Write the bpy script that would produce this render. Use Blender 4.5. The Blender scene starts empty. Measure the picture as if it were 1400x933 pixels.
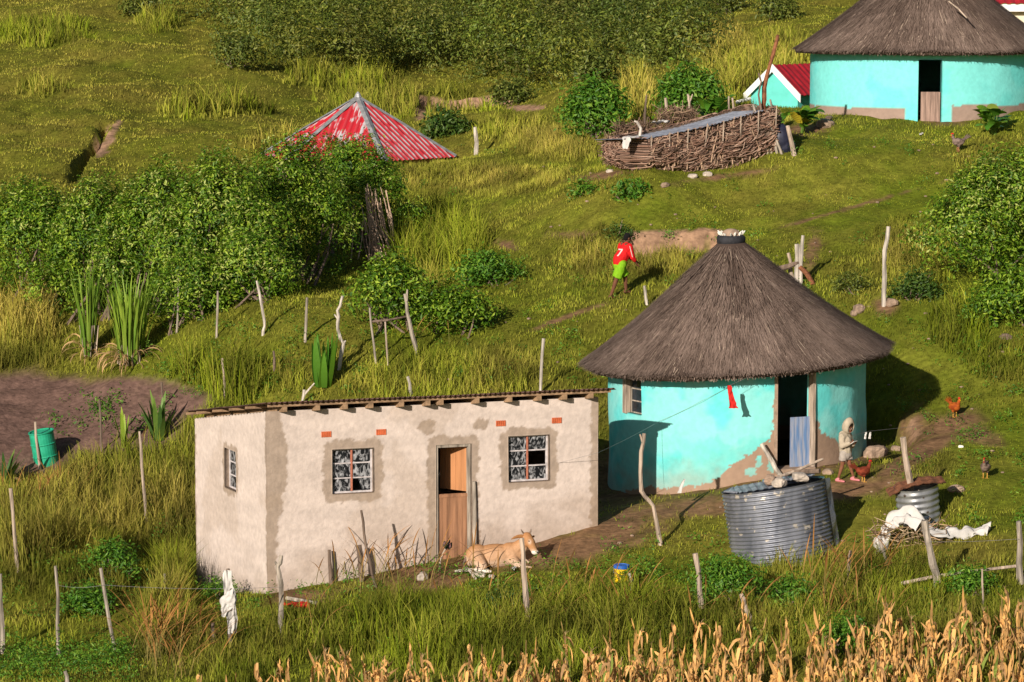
import bpy, math
import numpy as np
from mathutils import Vector, Matrix
from mathutils.bvhtree import BVHTree

S = bpy.context.scene
COL = S.collection
R = math.radians
rng = np.random.default_rng(7)

# ------------------------------------------------------------------ camera, sky, sun, exposure
PITCH = R(7.0)
FPX = 3900.0
cam_d = bpy.data.cameras.new('camera')
cam_d.sensor_width = 36.0
cam_d.lens = 36.0 * FPX / 1400.0
cam_d.clip_start = 0.5
cam_d.clip_end = 3000
cam = bpy.data.objects.new('camera', cam_d)
COL.objects.link(cam)
cam.location = (0, 0, 0)
cam.rotation_euler = (R(90) - PITCH, 0, 0)
S.camera = cam

SUN_EL = R(21.0)
SUN_DIR = Vector((-0.45, -0.893, 0)).normalized()      # horizontal direction towards the sun
w = bpy.data.worlds.new('World')
S.world = w
w.use_nodes = True
nt = w.node_tree
bg = nt.nodes['Background']
sky = nt.nodes.new('ShaderNodeTexSky')
sky.sky_type = 'NISHITA'
sky.sun_disc = False
sky.sun_elevation = SUN_EL
sky.sun_rotation = math.atan2(SUN_DIR.x, SUN_DIR.y)
nt.links.new(sky.outputs[0], bg.inputs[0])
bg.inputs[1].default_value = 0.05
sl = bpy.data.lights.new('sun', 'SUN')
sl.energy = 5.0
sl.angle = R(0.5)
sl.color = (1.0, 0.91, 0.79)
so = bpy.data.objects.new('sun', sl)
COL.objects.link(so)
sd = Vector((SUN_DIR.x * math.cos(SUN_EL), SUN_DIR.y * math.cos(SUN_EL), math.sin(SUN_EL)))
so.rotation_euler = sd.to_track_quat('Z', 'Y').to_euler()
so.location = (-30, -60, 40)
S.view_settings.view_transform = 'Standard'
S.view_settings.look = 'None'
S.view_settings.gamma = 1.0
S.view_settings.use_curve_mapping = False
S.view_settings.exposure = 0.15
S.render.engine = 'CYCLES'
S.cycles.max_bounces = 4
S.cycles.diffuse_bounces = 2
S.cycles.glossy_bounces = 2
S.cycles.transmission_bounces = 3
S.cycles.transparent_max_bounces = 4
S.cycles.use_denoising = True

# ------------------------------------------------------------------ pixel <-> world
CP, SP = math.cos(PITCH), math.sin(PITCH)

def ray(px, py):
    u = (px - 700.0) / FPX
    v = (466.5 - py) / FPX
    return np.array([u, CP + v * SP, -SP + v * CP])

def at(px, py, Y):
    d = ray(px, py)
    return d * (Y / d[1])

def proj(P):
    P = np.asarray(P, float)
    f = P[..., 1] * CP - P[..., 2] * SP
    u = P[..., 0] / f
    v = (P[..., 1] * SP + P[..., 2] * CP) / f
    return 700 + u * FPX, 466.5 - v * FPX

def on_plane(px, py, P, n):
    d = ray(px, py)
    return d * (np.dot(P, n) / np.dot(d, n))

# ------------------------------------------------------------------ noise
def _h(ix, iy, iz, s):
    n = (ix.astype(np.int64) * 374761393 + iy.astype(np.int64) * 668265263 + iz.astype(np.int64) * 2147483647 + s * 1274126177) & 0xffffffff
    n = ((n ^ (n >> 13)) * 1274126177) & 0xffffffff
    n = n ^ (n >> 16)
    return (n & 0xffff) / 65535.0

def vnoise(x, y, z=None, s=0):
    x = np.asarray(x, float); y = np.asarray(y, float)
    z = np.zeros_like(x) if z is None else np.asarray(z, float)
    ix, iy, iz = np.floor(x), np.floor(y), np.floor(z)
    fx, fy, fz = x - ix, y - iy, z - iz
    fx = fx * fx * (3 - 2 * fx); fy = fy * fy * (3 - 2 * fy); fz = fz * fz * (3 - 2 * fz)
    r = 0
    for a in (0, 1):
        for b in (0, 1):
            for c in (0, 1):
                wgt = (fx if a else 1 - fx) * (fy if b else 1 - fy) * (fz if c else 1 - fz)
                r = r + wgt * _h(ix + a, iy + b, iz + c, s)
    return r

def fbm(x, y, z=None, o=3, s=0):
    x = np.asarray(x, float); y = np.asarray(y, float)
    z = np.zeros_like(x) if z is None else np.asarray(z, float)
    r = 0; a = 0.5; t = 0
    for k in range(o):
        r = r + a * vnoise(x, y, z, s + k * 17); t += a
        x = x * 2.03; y = y * 2.03; z = z * 2.03; a *= 0.5
    return r / t

def sstep(a, b, x):
    t = np.clip((x - a) / (b - a), 0, 1)
    return t * t * (3 - 2 * t)

# ------------------------------------------------------------------ terrain height
CPT = [
 (-100,960,47),(0,960,47),(350,960,47),(700,960,47),(1050,960,47),(1400,950,47),(1500,945,47),
 (80,895,53),(155,890,53),(-60,895,53),(385,872,53),(722,865,52.5),(955,835,52.5),(1285,803,52.5),(1400,795,52.5),(1480,780,52.5),
 (363,812,56),(600,765,57),(818,715,58.1),(268,800,60.6),(300,812,58.5),(235,800,60.5),(262,775,61.8),(500,785,56.4),(680,779,56.2),
 (850,690,60),(1075,785,55),(1085,640,60.2),(1260,720,57),(1150,657,59.4),(1200,612,62.5),(830,672,62.5),
 (1011,590,67),(1300,600,62),(1345,655,58.6),(1390,735,55),(1480,640,60),(1300,560,63.5),(1390,500,65),(1300,400,70),(1212,419,69),(1480,440,68),
 (845,410,71.5),(920,325,77),(1000,280,80),(1100,300,78),(1250,270,80),
 (360,462,70),(240,455,71.5),(500,552,67),(650,500,68.5),(740,537,66.5),(700,420,73),
 (30,600,68),(100,520,72),(250,530,70),(200,700,63.5),(60,638,67),(100,740,58.5),(20,785,57),(200,800,57.5),
 (-80,600,68),(-80,720,62),
 (100,460,74.5),(530,350,80),(0,470,74),(-90,480,74),(660,350,79),(600,285,86),(620,221,93),(760,192,94),(720,260,87),(500,240,92),
 (900,242,80),(1050,217,82),(1255,165,87.2),(1110,170,87.5),(1350,180,86),(1480,160,87),(1265,150,94),
 (815,190,92),(940,160,95),(1060,143,97),(960,100,108),(1150,120,100),(1400,100,105),
 (1000,40,135),(900,60,130),(1000,5,150),(1150,20,135),(1250,-20,150),(1450,-10,150),
 (650,206,104),(620,150,124),(720,145,124),(850,100,122),(600,60,145),(700,0,160),(500,110,128),(400,60,140),(450,0,158),
 (300,160,116),(150,200,108),(100,255,100),(0,250,100),(-90,260,100),(50,130,120),(200,80,130),(0,0,152),(200,0,152),(-90,0,152),(-90,130,122),(330,210,106),
]
pts = [at(*c) for c in CPT]
pts += [np.array(p, float) for p in [(-5.6,104,-7.8),(-9,102,-7.9),(-2.5,103,-7.4),(-7,99,-7.2),
    (-15,35,-12.2),(0,35,-12.0),(15,35,-11.6),(-20,15,-14),(0,15,-14),(20,15,-14),(0,-20,-15),(-40,-20,-15),(40,-20,-15),
    (-45,60,-13),(-45,90,-9),(-50,130,-3),(45,60,-4),(45,90,1),(50,130,5),(-40,185,6),(0,190,6),(40,190,9),(-40,230,9),(0,230,9),(40,230,11)]]
pts = np.array(pts)
def _k(r2):
    return np.where(r2 > 1e-9, 0.5 * r2 * np.log(r2 + 1e-12), 0)
_A = pts[:, :2] / 20.0
_n = len(pts)
_K = _k(((_A[:, None] - _A[None]) ** 2).sum(-1)) + np.eye(_n) * 0.004
_P = np.c_[np.ones(_n), _A]
_M = np.block([[_K, _P], [_P.T, np.zeros((3, 3))]])
_W = np.linalg.solve(_M, np.r_[pts[:, 2], 0, 0, 0])

GULLY = [at(98,226,102), at(116,208,106), at(132,192,109), at(146,172,113)]

def seg_dist(x, y, poly):
    d = np.full(np.shape(x), 1e9)
    for a, b in zip(poly[:-1], poly[1:]):
        ab = (b - a)[:2]
        t = np.clip(((x - a[0]) * ab[0] + (y - a[1]) * ab[1]) / (ab @ ab), 0, 1)
        d = np.minimum(d, np.hypot(x - a[0] - t * ab[0], y - a[1] - t * ab[1]))
    return d

def terr_raw(x, y):
    x = np.asarray(x, float); y = np.asarray(y, float)
    shp = x.shape
    x = x.ravel(); y = y.ravel()
    xc = np.clip(x, -48, 48); yc = np.clip(y, -20, 230)
    out = np.empty(len(x))
    for i in range(0, len(x), 40000):
        q = np.c_[xc[i:i+40000], yc[i:i+40000]] / 20.0
        k = _k(((q[:, None] - _A[None]) ** 2).sum(-1))
        out[i:i+40000] = k @ _W[:_n] + _W[_n] + q @ _W[_n+1:]
    far = np.clip((y - 60) / 60, 0, 1)
    out += (fbm(x * 0.35, y * 0.35, o=3, s=3) - 0.5) * (0.28 + 0.7 * far) + (fbm(x * 1.6, y * 1.6, o=2, s=9) - 0.5) * (0.09 + 0.1 * far)
    g = seg_dist(x, y, GULLY)
    out -= 0.55 * sstep(0.24, 0.06, g)
    rr = np.hypot(x - 5.0, y - 62.9)          # level shelf dug into the bank beside the near hut
    k = sstep(4.05, 3.75, rr) * sstep(5.6, 6.4, x) * sstep(60.3, 61.0, y)
    out = out * (1 - k) + np.minimum(out, -10.15) * k
    # cut bank above the front hut
    for (cx, cy, hw, dep, run) in BANKS:
        yb = cy + (fbm(x*1.5, x*0+cy, o=2, s=5) - .5) * .7
        dd = yb - y
        out -= dep * sstep(run, 0.0, dd) * (dd > 0) * sstep(1.15, .75, np.abs(x - cx) / hw)
    return out.reshape(shp)

_b1 = at(920, 318, 77.4); _b2 = at(640, 140, 126.0)
BANKS = [(_b1[0], 77.4, 1.35, .62, 2.4), (_b2[0], 126.0, 2.1, .75, 5.0)]
GX = np.unique(np.r_[np.linspace(-900, -60, 12), np.linspace(-60, -24, 26), np.linspace(-24, 24, 270), np.linspace(24, 60, 26), np.linspace(60, 900, 12)])
GY = np.unique(np.r_[np.linspace(-400, 0, 10), np.linspace(0, 42, 30), np.linspace(42, 118, 422), np.linspace(118, 172, 158), np.linspace(172, 300, 30), np.linspace(300, 1500, 12)])
_X, _Y = np.meshgrid(GX, GY)
GZ = terr_raw(_X, _Y)
def terr(x, y):
    x = np.asarray(x, float); y = np.asarray(y, float)
    i = np.clip(np.searchsorted(GX, x) - 1, 0, len(GX)-2); j = np.clip(np.searchsorted(GY, y) - 1, 0, len(GY)-2)
    fx = np.clip((x - GX[i]) / (GX[i+1] - GX[i]), 0, 1); fy = np.clip((y - GY[j]) / (GY[j+1] - GY[j]), 0, 1)
    return (GZ[j, i]*(1-fx) + GZ[j, i+1]*fx)*(1-fy) + (GZ[j+1, i]*(1-fx) + GZ[j+1, i+1]*fx)*fy
_YS = np.arange(42, 175, 0.08)
_gc = {}
def ground(px, py):
    key = (round(px, 1), round(py, 1))
    if key in _gc: return _gc[key]
    d = ray(px, py)
    X = d[0] * _YS / d[1]; Z = d[2] * _YS / d[1]
    f = Z - terr(X, _YS)
    i = np.argmax(f < 0)
    if f[i] >= 0: i = len(_YS) - 1
    Y = _YS[i]
    p = d * (Y / d[1])
    p[2] = float(terr(np.array([p[0]]), np.array([Y]))[0])
    _gc[key] = p
    return p

def gz(x, y):
    return float(terr(np.array([x]), np.array([y]))[0])

# ------------------------------------------------------------------ materials
def mat(name, color, rough=0.85, var=0.25, scale=6.0, bump=0.0, bscale=40.0, metal=0.0, spec=0.3, color2=None, detail=4, stretch=(1, 1, 1), coords='Object'):
    m = bpy.data.materials.new(name)
    m.use_nodes = True
    t = m.node_tree; L = t.links
    b = t.nodes['Principled BSDF']
    b.inputs['Roughness'].default_value = rough
    b.inputs['Metallic'].default_value = metal
    b.inputs['Specular IOR Level'].default_value = spec
    tc = t.nodes.new('ShaderNodeTexCoord')
    mp = t.nodes.new('ShaderNodeMapping')
    mp.inputs['Scale'].default_value = stretch
    L.new(tc.outputs[coords], mp.inputs[0])
    n = t.nodes.new('ShaderNodeTexNoise')
    n.inputs['Scale'].default_value = scale
    n.inputs['Detail'].default_value = detail
    L.new(mp.outputs[0], n.inputs['Vector'])
    r = t.nodes.new('ShaderNodeValToRGB')
    c = np.array(color)
    c2 = np.array(color2) if color2 is not None else np.clip(c * (1 + var), 0, 1)
    c1 = c * (1 - var) if color2 is None else c
    r.color_ramp.elements[0].position = 0.35; r.color_ramp.elements[1].position = 0.65
    r.color_ramp.elements[0].color = (*c1, 1); r.color_ramp.elements[1].color = (*c2, 1)
    L.new(n.outputs['Fac'], r.inputs[0])
    L.new(r.outputs[0], b.inputs['Base Color'])
    if bump:
        n2 = t.nodes.new('ShaderNodeTexNoise')
        n2.inputs['Scale'].default_value = bscale; n2.inputs['Detail'].default_value = 4
        L.new(mp.outputs[0], n2.inputs['Vector'])
        bp = t.nodes.new('ShaderNodeBump')
        bp.inputs['Strength'].default_value = bump; bp.inputs['Distance'].default_value = 0.02
        L.new(n2.outputs['Fac'], bp.inputs['Height'])
        L.new(bp.outputs[0], b.inputs['Normal'])
    return m

def vmat(name, rough=0.9, transl=0.0, bump=0.0, bscale=30.0, var=0.0, vscale=20.0, spec=0.2, metal=0.0):
    """colour from the mesh's own colour attribute"""
    m = bpy.data.materials.new(name)
    m.use_nodes = True
    t = m.node_tree; L = t.links
    b = t.nodes['Principled BSDF']
    b.inputs['Roughness'].default_value = rough
    b.inputs['Metallic'].default_value = metal
    b.inputs['Specular IOR Level'].default_value = spec
    a = t.nodes.new('ShaderNodeAttribute'); a.attribute_name = 'Col'
    src = a.outputs['Color']
    if var:
        tc = t.nodes.new('ShaderNodeTexCoord')
        n = t.nodes.new('ShaderNodeTexNoise'); n.inputs['Scale'].default_value = vscale; n.inputs['Detail'].default_value = 5
        L.new(tc.outputs['Object'], n.inputs['Vector'])
        mr = t.nodes.new('ShaderNodeMapRange')
        mr.inputs[1].default_value = 0.3; mr.inputs[2].default_value = 0.7
        mr.inputs[3].default_value = 1 - var; mr.inputs[4].default_value = 1 + var
        L.new(n.outputs['Fac'], mr.inputs[0])
        mx = t.nodes.new('ShaderNodeVectorMath'); mx.operation = 'SCALE'
        L.new(src, mx.inputs[0]); L.new(mr.outputs[0], mx.inputs['Scale'])
        src = mx.outputs[0]
    L.new(src, b.inputs['Base Color'])
    if bump:
        tc = t.nodes.new('ShaderNodeTexCoord')
        n2 = t.nodes.new('ShaderNodeTexNoise'); n2.inputs['Scale'].default_value = bscale; n2.inputs['Detail'].default_value = 5
        L.new(tc.outputs['Object'], n2.inputs['Vector'])
        bp = t.nodes.new('ShaderNodeBump'); bp.inputs['Strength'].default_value = bump; bp.inputs['Distance'].default_value = 0.03
        L.new(n2.outputs['Fac'], bp.inputs['Height']); L.new(bp.outputs[0], b.inputs['Normal'])
    if transl:
        tr = t.nodes.new('ShaderNodeBsdfTranslucent')
        L.new(src, tr.inputs['Color'])
        ms = t.nodes.new('ShaderNodeMixShader'); ms.inputs[0].default_value = transl
        L.new(b.outputs[0], ms.inputs[1]); L.new(tr.outputs[0], ms.inputs[2])
        L.new(ms.outputs[0], t.nodes['Material Output'].inputs['Surface'])
    return m

M = {}
M['ground'] = vmat('ground', 0.95, bump=1.0, bscale=9.0, var=0.32, vscale=7.0, spec=0.05)
M['grass'] = vmat('grass', 0.75, transl=0.18, spec=0.15)
M['leaf'] = vmat('leaf', 0.5, transl=0.22, spec=0.3)
M['dryleaf'] = vmat('dry_leaf', 0.7, transl=0.2, spec=0.2)
M['thatch'] = vmat('thatch', 0.9, var=0.15, vscale=3.0, spec=0.1)
M['plaster'] = vmat('plaster', 0.92, bump=0.35, bscale=12.0, var=0.10, vscale=9.0, spec=0.1)
M['mudwall'] = vmat('painted_mud', 0.8, bump=0.3, bscale=9.0, var=0.07, vscale=7.0, spec=0.2)
M['vc'] = vmat('coloured_surface', 0.8, var=0.12, vscale=14.0)
M['hide'] = vmat('hide', 0.7, var=0.1, vscale=30.0)
M['wood_grey'] = mat('weathered_wood', (0.32, 0.27, 0.22), 0.9, 0.45, 12, 0.6, 40, stretch=(1, 1, 0.12))
M['wood_pale'] = mat('pale_wood', (0.40, 0.31, 0.24), 0.9, 0.4, 12, 0.6, 40, stretch=(1, 1, 0.12))
M['wood_white'] = mat('bleached_wood', (0.48, 0.42, 0.36), 0.9, 0.4, 12, 0.5, 40, stretch=(1, 1, 0.12))
M['wood_dark'] = mat('dark_wood', (0.17, 0.12, 0.09), 0.9, 0.35, 9, 0.6, 40, stretch=(1, 1, 0.12))
M['door_wood'] = mat('door_planks', (0.33, 0.165, 0.09), 0.7, 0.3, 14, 0.2, 40, stretch=(1, 1, 0.08))
M['door_new'] = mat('fresh_planks', (0.47, 0.21, 0.09), 0.6, 0.15, 14, 0.2, 40, stretch=(1, 1, 0.08))
M['door_blue'] = mat('blue_planks', (0.12, 0.22, 0.42), 0.8, 0.2, 16, 0.3, 40, color2=(0.35, 0.36, 0.42), stretch=(1, 1, 0.1))
M['door_grey'] = mat('grey_planks', (0.30, 0.20, 0.16), 0.85, 0.3, 14, 0.3, 40, stretch=(1, 1, 0.1))
M['beam'] = mat('rafter_timber', (0.30, 0.19, 0.11), 0.85, 0.3, 8, 0.3, 30)
M['tin_rust'] = mat('rusty_roof_sheet', (0.20, 0.11, 0.08), 0.7, 0.4, 4, 0.1, 30, metal=0.3)
M['zinc'] = mat('zinc_sheet', (0.28, 0.29, 0.32), 0.42, 0.25, 3, 0.1, 30, metal=0.75, spec=0.5)
M['zinc_pale'] = mat('pale_zinc_sheet', (0.48, 0.48, 0.48), 0.5, 0.25, 5, 0.1, 30, metal=0.6, spec=0.5)
M['zinc_blue'] = mat('bluish_zinc_sheet', (0.30, 0.32, 0.38), 0.6, 0.25, 3, 0.1, 30, metal=0.15, spec=0.5)
M['rust'] = mat('rust', (0.22, 0.085, 0.04), 0.9, 0.4, 8, 0.4, 30)
M['brick'] = mat('air_brick_clay', (0.55, 0.13, 0.05), 0.9, 0.2, 10)
M['frame_pale'] = mat('window_frame_paint', (0.55, 0.50, 0.50), 0.6, 0.2, 12)
M['frame_red'] = mat('red_oxide_paint', (0.45, 0.16, 0.10), 0.6, 0.2, 12)
M['black'] = mat('tyre_rubber', (0.025, 0.025, 0.03), 0.7, 0.3, 10)
M['bone'] = mat('white_shell', (0.8, 0.76, 0.68), 0.7, 0.1, 10)
M['clay'] = mat('clay', (0.36, 0.25, 0.18), 0.95, 0.2, 10, 0.4, 30)
M['stone'] = mat('stone', (0.30, 0.21, 0.15), 0.95, 0.3, 6, 0.6, 20)
M['stone_pale'] = mat('pale_stone', (0.45, 0.38, 0.32), 0.95, 0.3, 6, 0.6, 20)
M['cloth_white'] = mat('white_cloth', (0.56, 0.53, 0.50), 0.9, 0.1, 5)
M['cloth_red'] = mat('red_cloth', (0.55, 0.02, 0.015), 0.9, 0.15, 8)
M['white_paint'] = mat('white_paint', (0.82, 0.8, 0.78), 0.6, 0.05, 5)
M['cream_paint'] = mat('cream_paint', (0.80, 0.70, 0.52), 0.8, 0.05, 3)
M['red_roof'] = mat('red_roof_paint', (0.42, 0.02, 0.03), 0.55, 0.2, 3)
M['turq_plain'] = mat('turquoise_paint', (0.13, 0.60, 0.53), 0.8, 0.08, 3)
M['yellow'] = mat('yellow_plastic', (0.85, 0.55, 0.01), 0.45, 0.08, 5, spec=0.5)
M['blue'] = mat('blue_plastic', (0.02, 0.12, 0.5), 0.45, 0.1, 5, spec=0.5)
M['green'] = mat('green_drum_paint', (0.01, 0.30, 0.16), 0.5, 0.25, 5, color2=(0.03, 0.42, 0.25), spec=0.4)
M['tarp'] = mat('dark_tarpaulin', (0.02, 0.022, 0.045), 0.5, 0.3, 6, spec=0.4)
M['wire'] = mat('wire', (0.35, 0.33, 0.32), 0.5, 0.2, 10, metal=0.6)
M['pink'] = mat('pink_shoe', (0.60, 0.20, 0.22), 0.6, 0.1, 10)
M['hair'] = mat('black_hair', (0.006, 0.005, 0.005), 1.0, 0.2, 60)

M['dark_glass'] = mat('dark_glass', (0.02, 0.03, 0.04), 0.15, 0.5, 5, spec=0.5)
def pane_mat():
    m = bpy.data.materials.new('smeared_glass'); m.use_nodes = True
    t = m.node_tree; L = t.links; b = t.nodes['Principled BSDF']
    tc = t.nodes.new('ShaderNodeTexCoord'); mp = t.nodes.new('ShaderNodeMapping'); mp.inputs['Scale'].default_value = (1, 1, 0.6)
    L.new(tc.outputs['Object'], mp.inputs[0])
    n = t.nodes.new('ShaderNodeTexNoise'); n.inputs['Scale'].default_value = 13; n.inputs['Detail'].default_value = 8; n.inputs['Distortion'].default_value = 1.2
    L.new(mp.outputs[0], n.inputs['Vector'])
    r = t.nodes.new('ShaderNodeValToRGB')
    e = r.color_ramp.elements
    e[0].position = 0.47; e[0].color = (0.008, 0.009, 0.012, 1); e[1].position = 0.70; e[1].color = (0.5, 0.5, 0.52, 1)
    L.new(n.outputs['Fac'], r.inputs[0]); L.new(r.outputs[0], b.inputs['Base Color'])
    b.inputs['Roughness'].default_value = 0.35
    return m
M['pane'] = pane_mat()

# ------------------------------------------------------------------ object helpers
WL = {}
def tag(o, label=None, cat=None, group=None, kind=None):
    if label: o['label'] = label
    if cat: o['category'] = cat
    if group: o['group'] = group
    if kind: o['kind'] = kind
    return o

def root(name, loc, label, cat, group=None):
    o = bpy.data.objects.new(name, None)
    o.empty_display_size = 0.2
    COL.objects.link(o)
    o.location = tuple(float(a) for a in loc)
    WL[o.name] = np.array(loc, float)
    return tag(o, label, cat, group)

def link(name, me, m, parent=None, base=None):
    o = bpy.data.objects.new(name, me)
    COL.objects.link(o)
    if m is not None and not me.materials: me.materials.append(m)
    if parent is not None:
        o.parent = parent
        WL[o.name] = WL[parent.name]
    else:
        b = np.zeros(3) if base is None else np.array(base, float)
        o.location = tuple(float(a) for a in b); WL[o.name] = b
    return o

def npmesh(name, V, faces, cols=None, smooth=False):
    """faces: list of int arrays (n,k); V (N,3); cols (N,3)"""
    V = np.ascontiguousarray(V, np.float32)
    me = bpy.data.meshes.new(name)
    me.vertices.add(len(V)); me.vertices.foreach_set('co', V.ravel())
    lv = np.concatenate([f.ravel() for f in faces]).astype(np.int32)
    tot = np.concatenate([np.full(len(f), f.shape[1], np.int32) for f in faces])
    st = np.concatenate([[0], np.cumsum(tot)[:-1]]).astype(np.int32)
    me.loops.add(len(lv)); me.loops.foreach_set('vertex_index', lv)
    me.polygons.add(len(tot)); me.polygons.foreach_set('loop_start', st)
    if smooth: me.polygons.foreach_set('use_smooth', np.ones(len(tot), bool))
    me.update(calc_edges=True)
    if cols is not None: setcol(me, cols)
    return me

def setcol(me, cols):
    a = me.color_attributes.new('Col', 'FLOAT_COLOR', 'POINT')
    c = np.ones((len(me.vertices), 4), np.float32); c[:, :3] = np.clip(cols, 0, 1)
    a.data.foreach_set('color', c.ravel())

def npobj(name, V, faces, m, cols=None, parent=None, base=None, smooth=False):
    off = WL[parent.name] if parent is not None else (np.zeros(3) if base is None else np.array(base, float))
    return link(name, npmesh(name, np.asarray(V) - off, faces, cols, smooth), m, parent, base)

class MB:
    def __init__(s): s.v = []; s.f = []
    def add(s, v, f):
        k = len(s.v); s.v += [tuple(map(float, p)) for p in v]; s.f += [tuple(i + k for i in q) for q in f]
        return s
    def hexa(s, c8):        # 8 corners, bottom ring then top ring
        return s.add(c8, [(3, 2, 1, 0), (4, 5, 6, 7), (0, 1, 5, 4), (1, 2, 6, 5), (2, 3, 7, 6), (3, 0, 4, 7)])
    def box(s, o, ax, ay, az):   # corner o and three edge vectors
        o, ax, ay, az = map(lambda q: np.array(q, float), (o, ax, ay, az))
        return s.hexa([o, o+ax, o+ax+ay, o+ay, o+az, o+ax+az, o+ax+ay+az, o+ay+az])
    def tube(s, P, rad, n=7, caps=True, jit=0.0):
        P = [np.array(p, float) for p in P]
        rad = [rad] * len(P) if np.isscalar(rad) else rad
        k = len(s.v); u = None
        for i, p in enumerate(P):
            t = P[min(i+1, len(P)-1)] - P[max(i-1, 0)]
            t = t / (np.linalg.norm(t) + 1e-9)
            if u is None:
                u = np.cross(t, (0, 1, 0.2)) if abs(t[1]) < 0.9 else np.cross(t, (1, 0, 0))
            u = u - t * (u @ t); u /= np.linalg.norm(u) + 1e-9
            w_ = np.cross(t, u)
            for j in range(n):
                a = 2 * math.pi * j / n
                rr = rad[i] * (1 + jit * rng.uniform(-1, 1))
                s.v.append(tuple(p + rr * (math.cos(a) * u + math.sin(a) * w_)))
        for i in range(len(P) - 1):
            for j in range(n):
                a = k + i*n + j; b = k + i*n + (j+1) % n
                s.f.append((a, b, b + n, a + n))
        if caps:
            s.f.append(tuple(k + j for j in range(n))[::-1])
            s.f.append(tuple(k + (len(P)-1)*n + j for j in range(n)))
        return s
    def ell(s, c, r, rot=None, nu=14, nv=9):
        k = len(s.v); c = np.array(c, float); r = np.array([r]*3 if np.isscalar(r) else r, float)
        Rm = np.eye(3) if rot is None else rot
        s.v.append(tuple(c + Rm @ (np.array([0, 0, -1]) * r)))
        for i in range(1, nv):
            th = -math.pi/2 + math.pi*i/nv
            for j in range(nu):
                a = 2*math.pi*j/nu
                s.v.append(tuple(c + Rm @ (np.array([math.cos(th)*math.cos(a), math.cos(th)*math.sin(a), math.sin(th)]) * r)))
        s.v.append(tuple(c + Rm @ (np.array([0, 0, 1]) * r)))
        last = len(s.v) - 1
        for j in range(nu):
            s.f.append((k, k+1+(j+1) % nu, k+1+j))
            s.f.append((last, last-nu+j, last-nu+(j+1) % nu))
        for i in range(nv-2):
            for j in range(nu):
                a = k+1+i*nu+j; b = k+1+i*nu+(j+1) % nu
                s.f.append((a, b, b+nu, a+nu))
        return s
    def cap(s, a, ra, b, rb, n=12):   # tapered capsule
        a = np.array(a, float); b = np.array(b, float)
        s.tube([a, b], [ra, rb], n)
        s.ell(a, ra * 1.0, nu=n, nv=7); s.ell(b, rb * 1.0, nu=n, nv=7)
        return s
    def mesh(s, name, off=(0, 0, 0), smooth=False):
        me = bpy.data.meshes.new(name)
        V = (np.array(s.v) - np.array(off, float))
        me.from_pydata(V.tolist(), [], s.f)
        if smooth: me.polygons.foreach_set('use_smooth', np.ones(len(me.polygons), bool))
        me.update()
        return me
    def build(s, name, m, parent=None, base=None, smooth=False, colf=None):
        off = WL[parent.name] if parent is not None else (np.zeros(3) if base is None else np.array(base, float))
        me = s.mesh(name, off, smooth)
        if colf is not None: setcol(me, colf(np.array(s.v)))
        return link(name, me, m, parent, base)
    def fused(s, name, m, parent, voxel=0.012, smooth=4, colf=None, fold=0.0):
        """one continuous skin over everything added"""
        off = WL[parent.name]
        me = s.mesh(name + '_src', off)
        tmp = bpy.data.objects.new('tmp', me); COL.objects.link(tmp)
        md = tmp.modifiers.new('r', 'REMESH'); md.mode = 'VOXEL'; md.voxel_size = voxel; md.use_smooth_shade = True
        sm = tmp.modifiers.new('s', 'SMOOTH'); sm.iterations = smooth; sm.factor = 0.5
        dg = bpy.context.evaluated_depsgraph_get()
        out = bpy.data.meshes.new_from_object(tmp.evaluated_get(dg))
        out.name = name
        bpy.data.objects.remove(tmp); bpy.data.meshes.remove(me)
        V = np.empty(len(out.vertices) * 3, np.float32); out.vertices.foreach_get('co', V); V = V.reshape(-1, 3) + off
        if fold:
            Nn = np.empty(len(V)*3, np.float32); out.vertices.foreach_get('normal', Nn); Nn = Nn.reshape(-1, 3)
            f_ = 1 - np.abs(fbm(V[:, 0]*9 + V[:, 2]*4, V[:, 1]*9, V[:, 2]*5, o=2, s=77) - .5)*4
            V2 = V - off + Nn*(f_*fold)[:, None]; out.vertices.foreach_set('co', V2.astype(np.float32).ravel()); out.update()
        if colf is not None: setcol(out, colf(V))
        out.materials.clear()
        return link(name, out, m, parent)

def rotz(a):
    return np.array([[math.cos(a), -math.sin(a), 0], [math.sin(a), math.cos(a), 0], [0, 0, 1]])
def roty(a):
    return np.array([[math.cos(a), 0, math.sin(a)], [0, 1, 0], [-math.sin(a), 0, math.cos(a)]])
def rotx(a):
    return np.array([[1, 0, 0], [0, math.cos(a), -math.sin(a)], [0, math.sin(a), math.cos(a)]])

def in_poly(px, py, poly):
    r = np.zeros(np.shape(px), bool)
    n = len(poly); j = n - 1
    for i in range(n):
        xi, yi = poly[i]; xj, yj = poly[j]
        c = ((yi > py) != (yj > py)) & (px < (xj - xi) * (py - yi) / (yj - yi + 1e-12) + xi)
        r ^= c; j = i
    return r
# ------------------------------------------------------------------ footprints where no grass grows
HUT_C = np.array([5.0, 62.9]); HUT_R = 2.87
H2_C = np.array([(1265-700)/FPX*90.6, 90.8]); H2_R = 3.67

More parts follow.
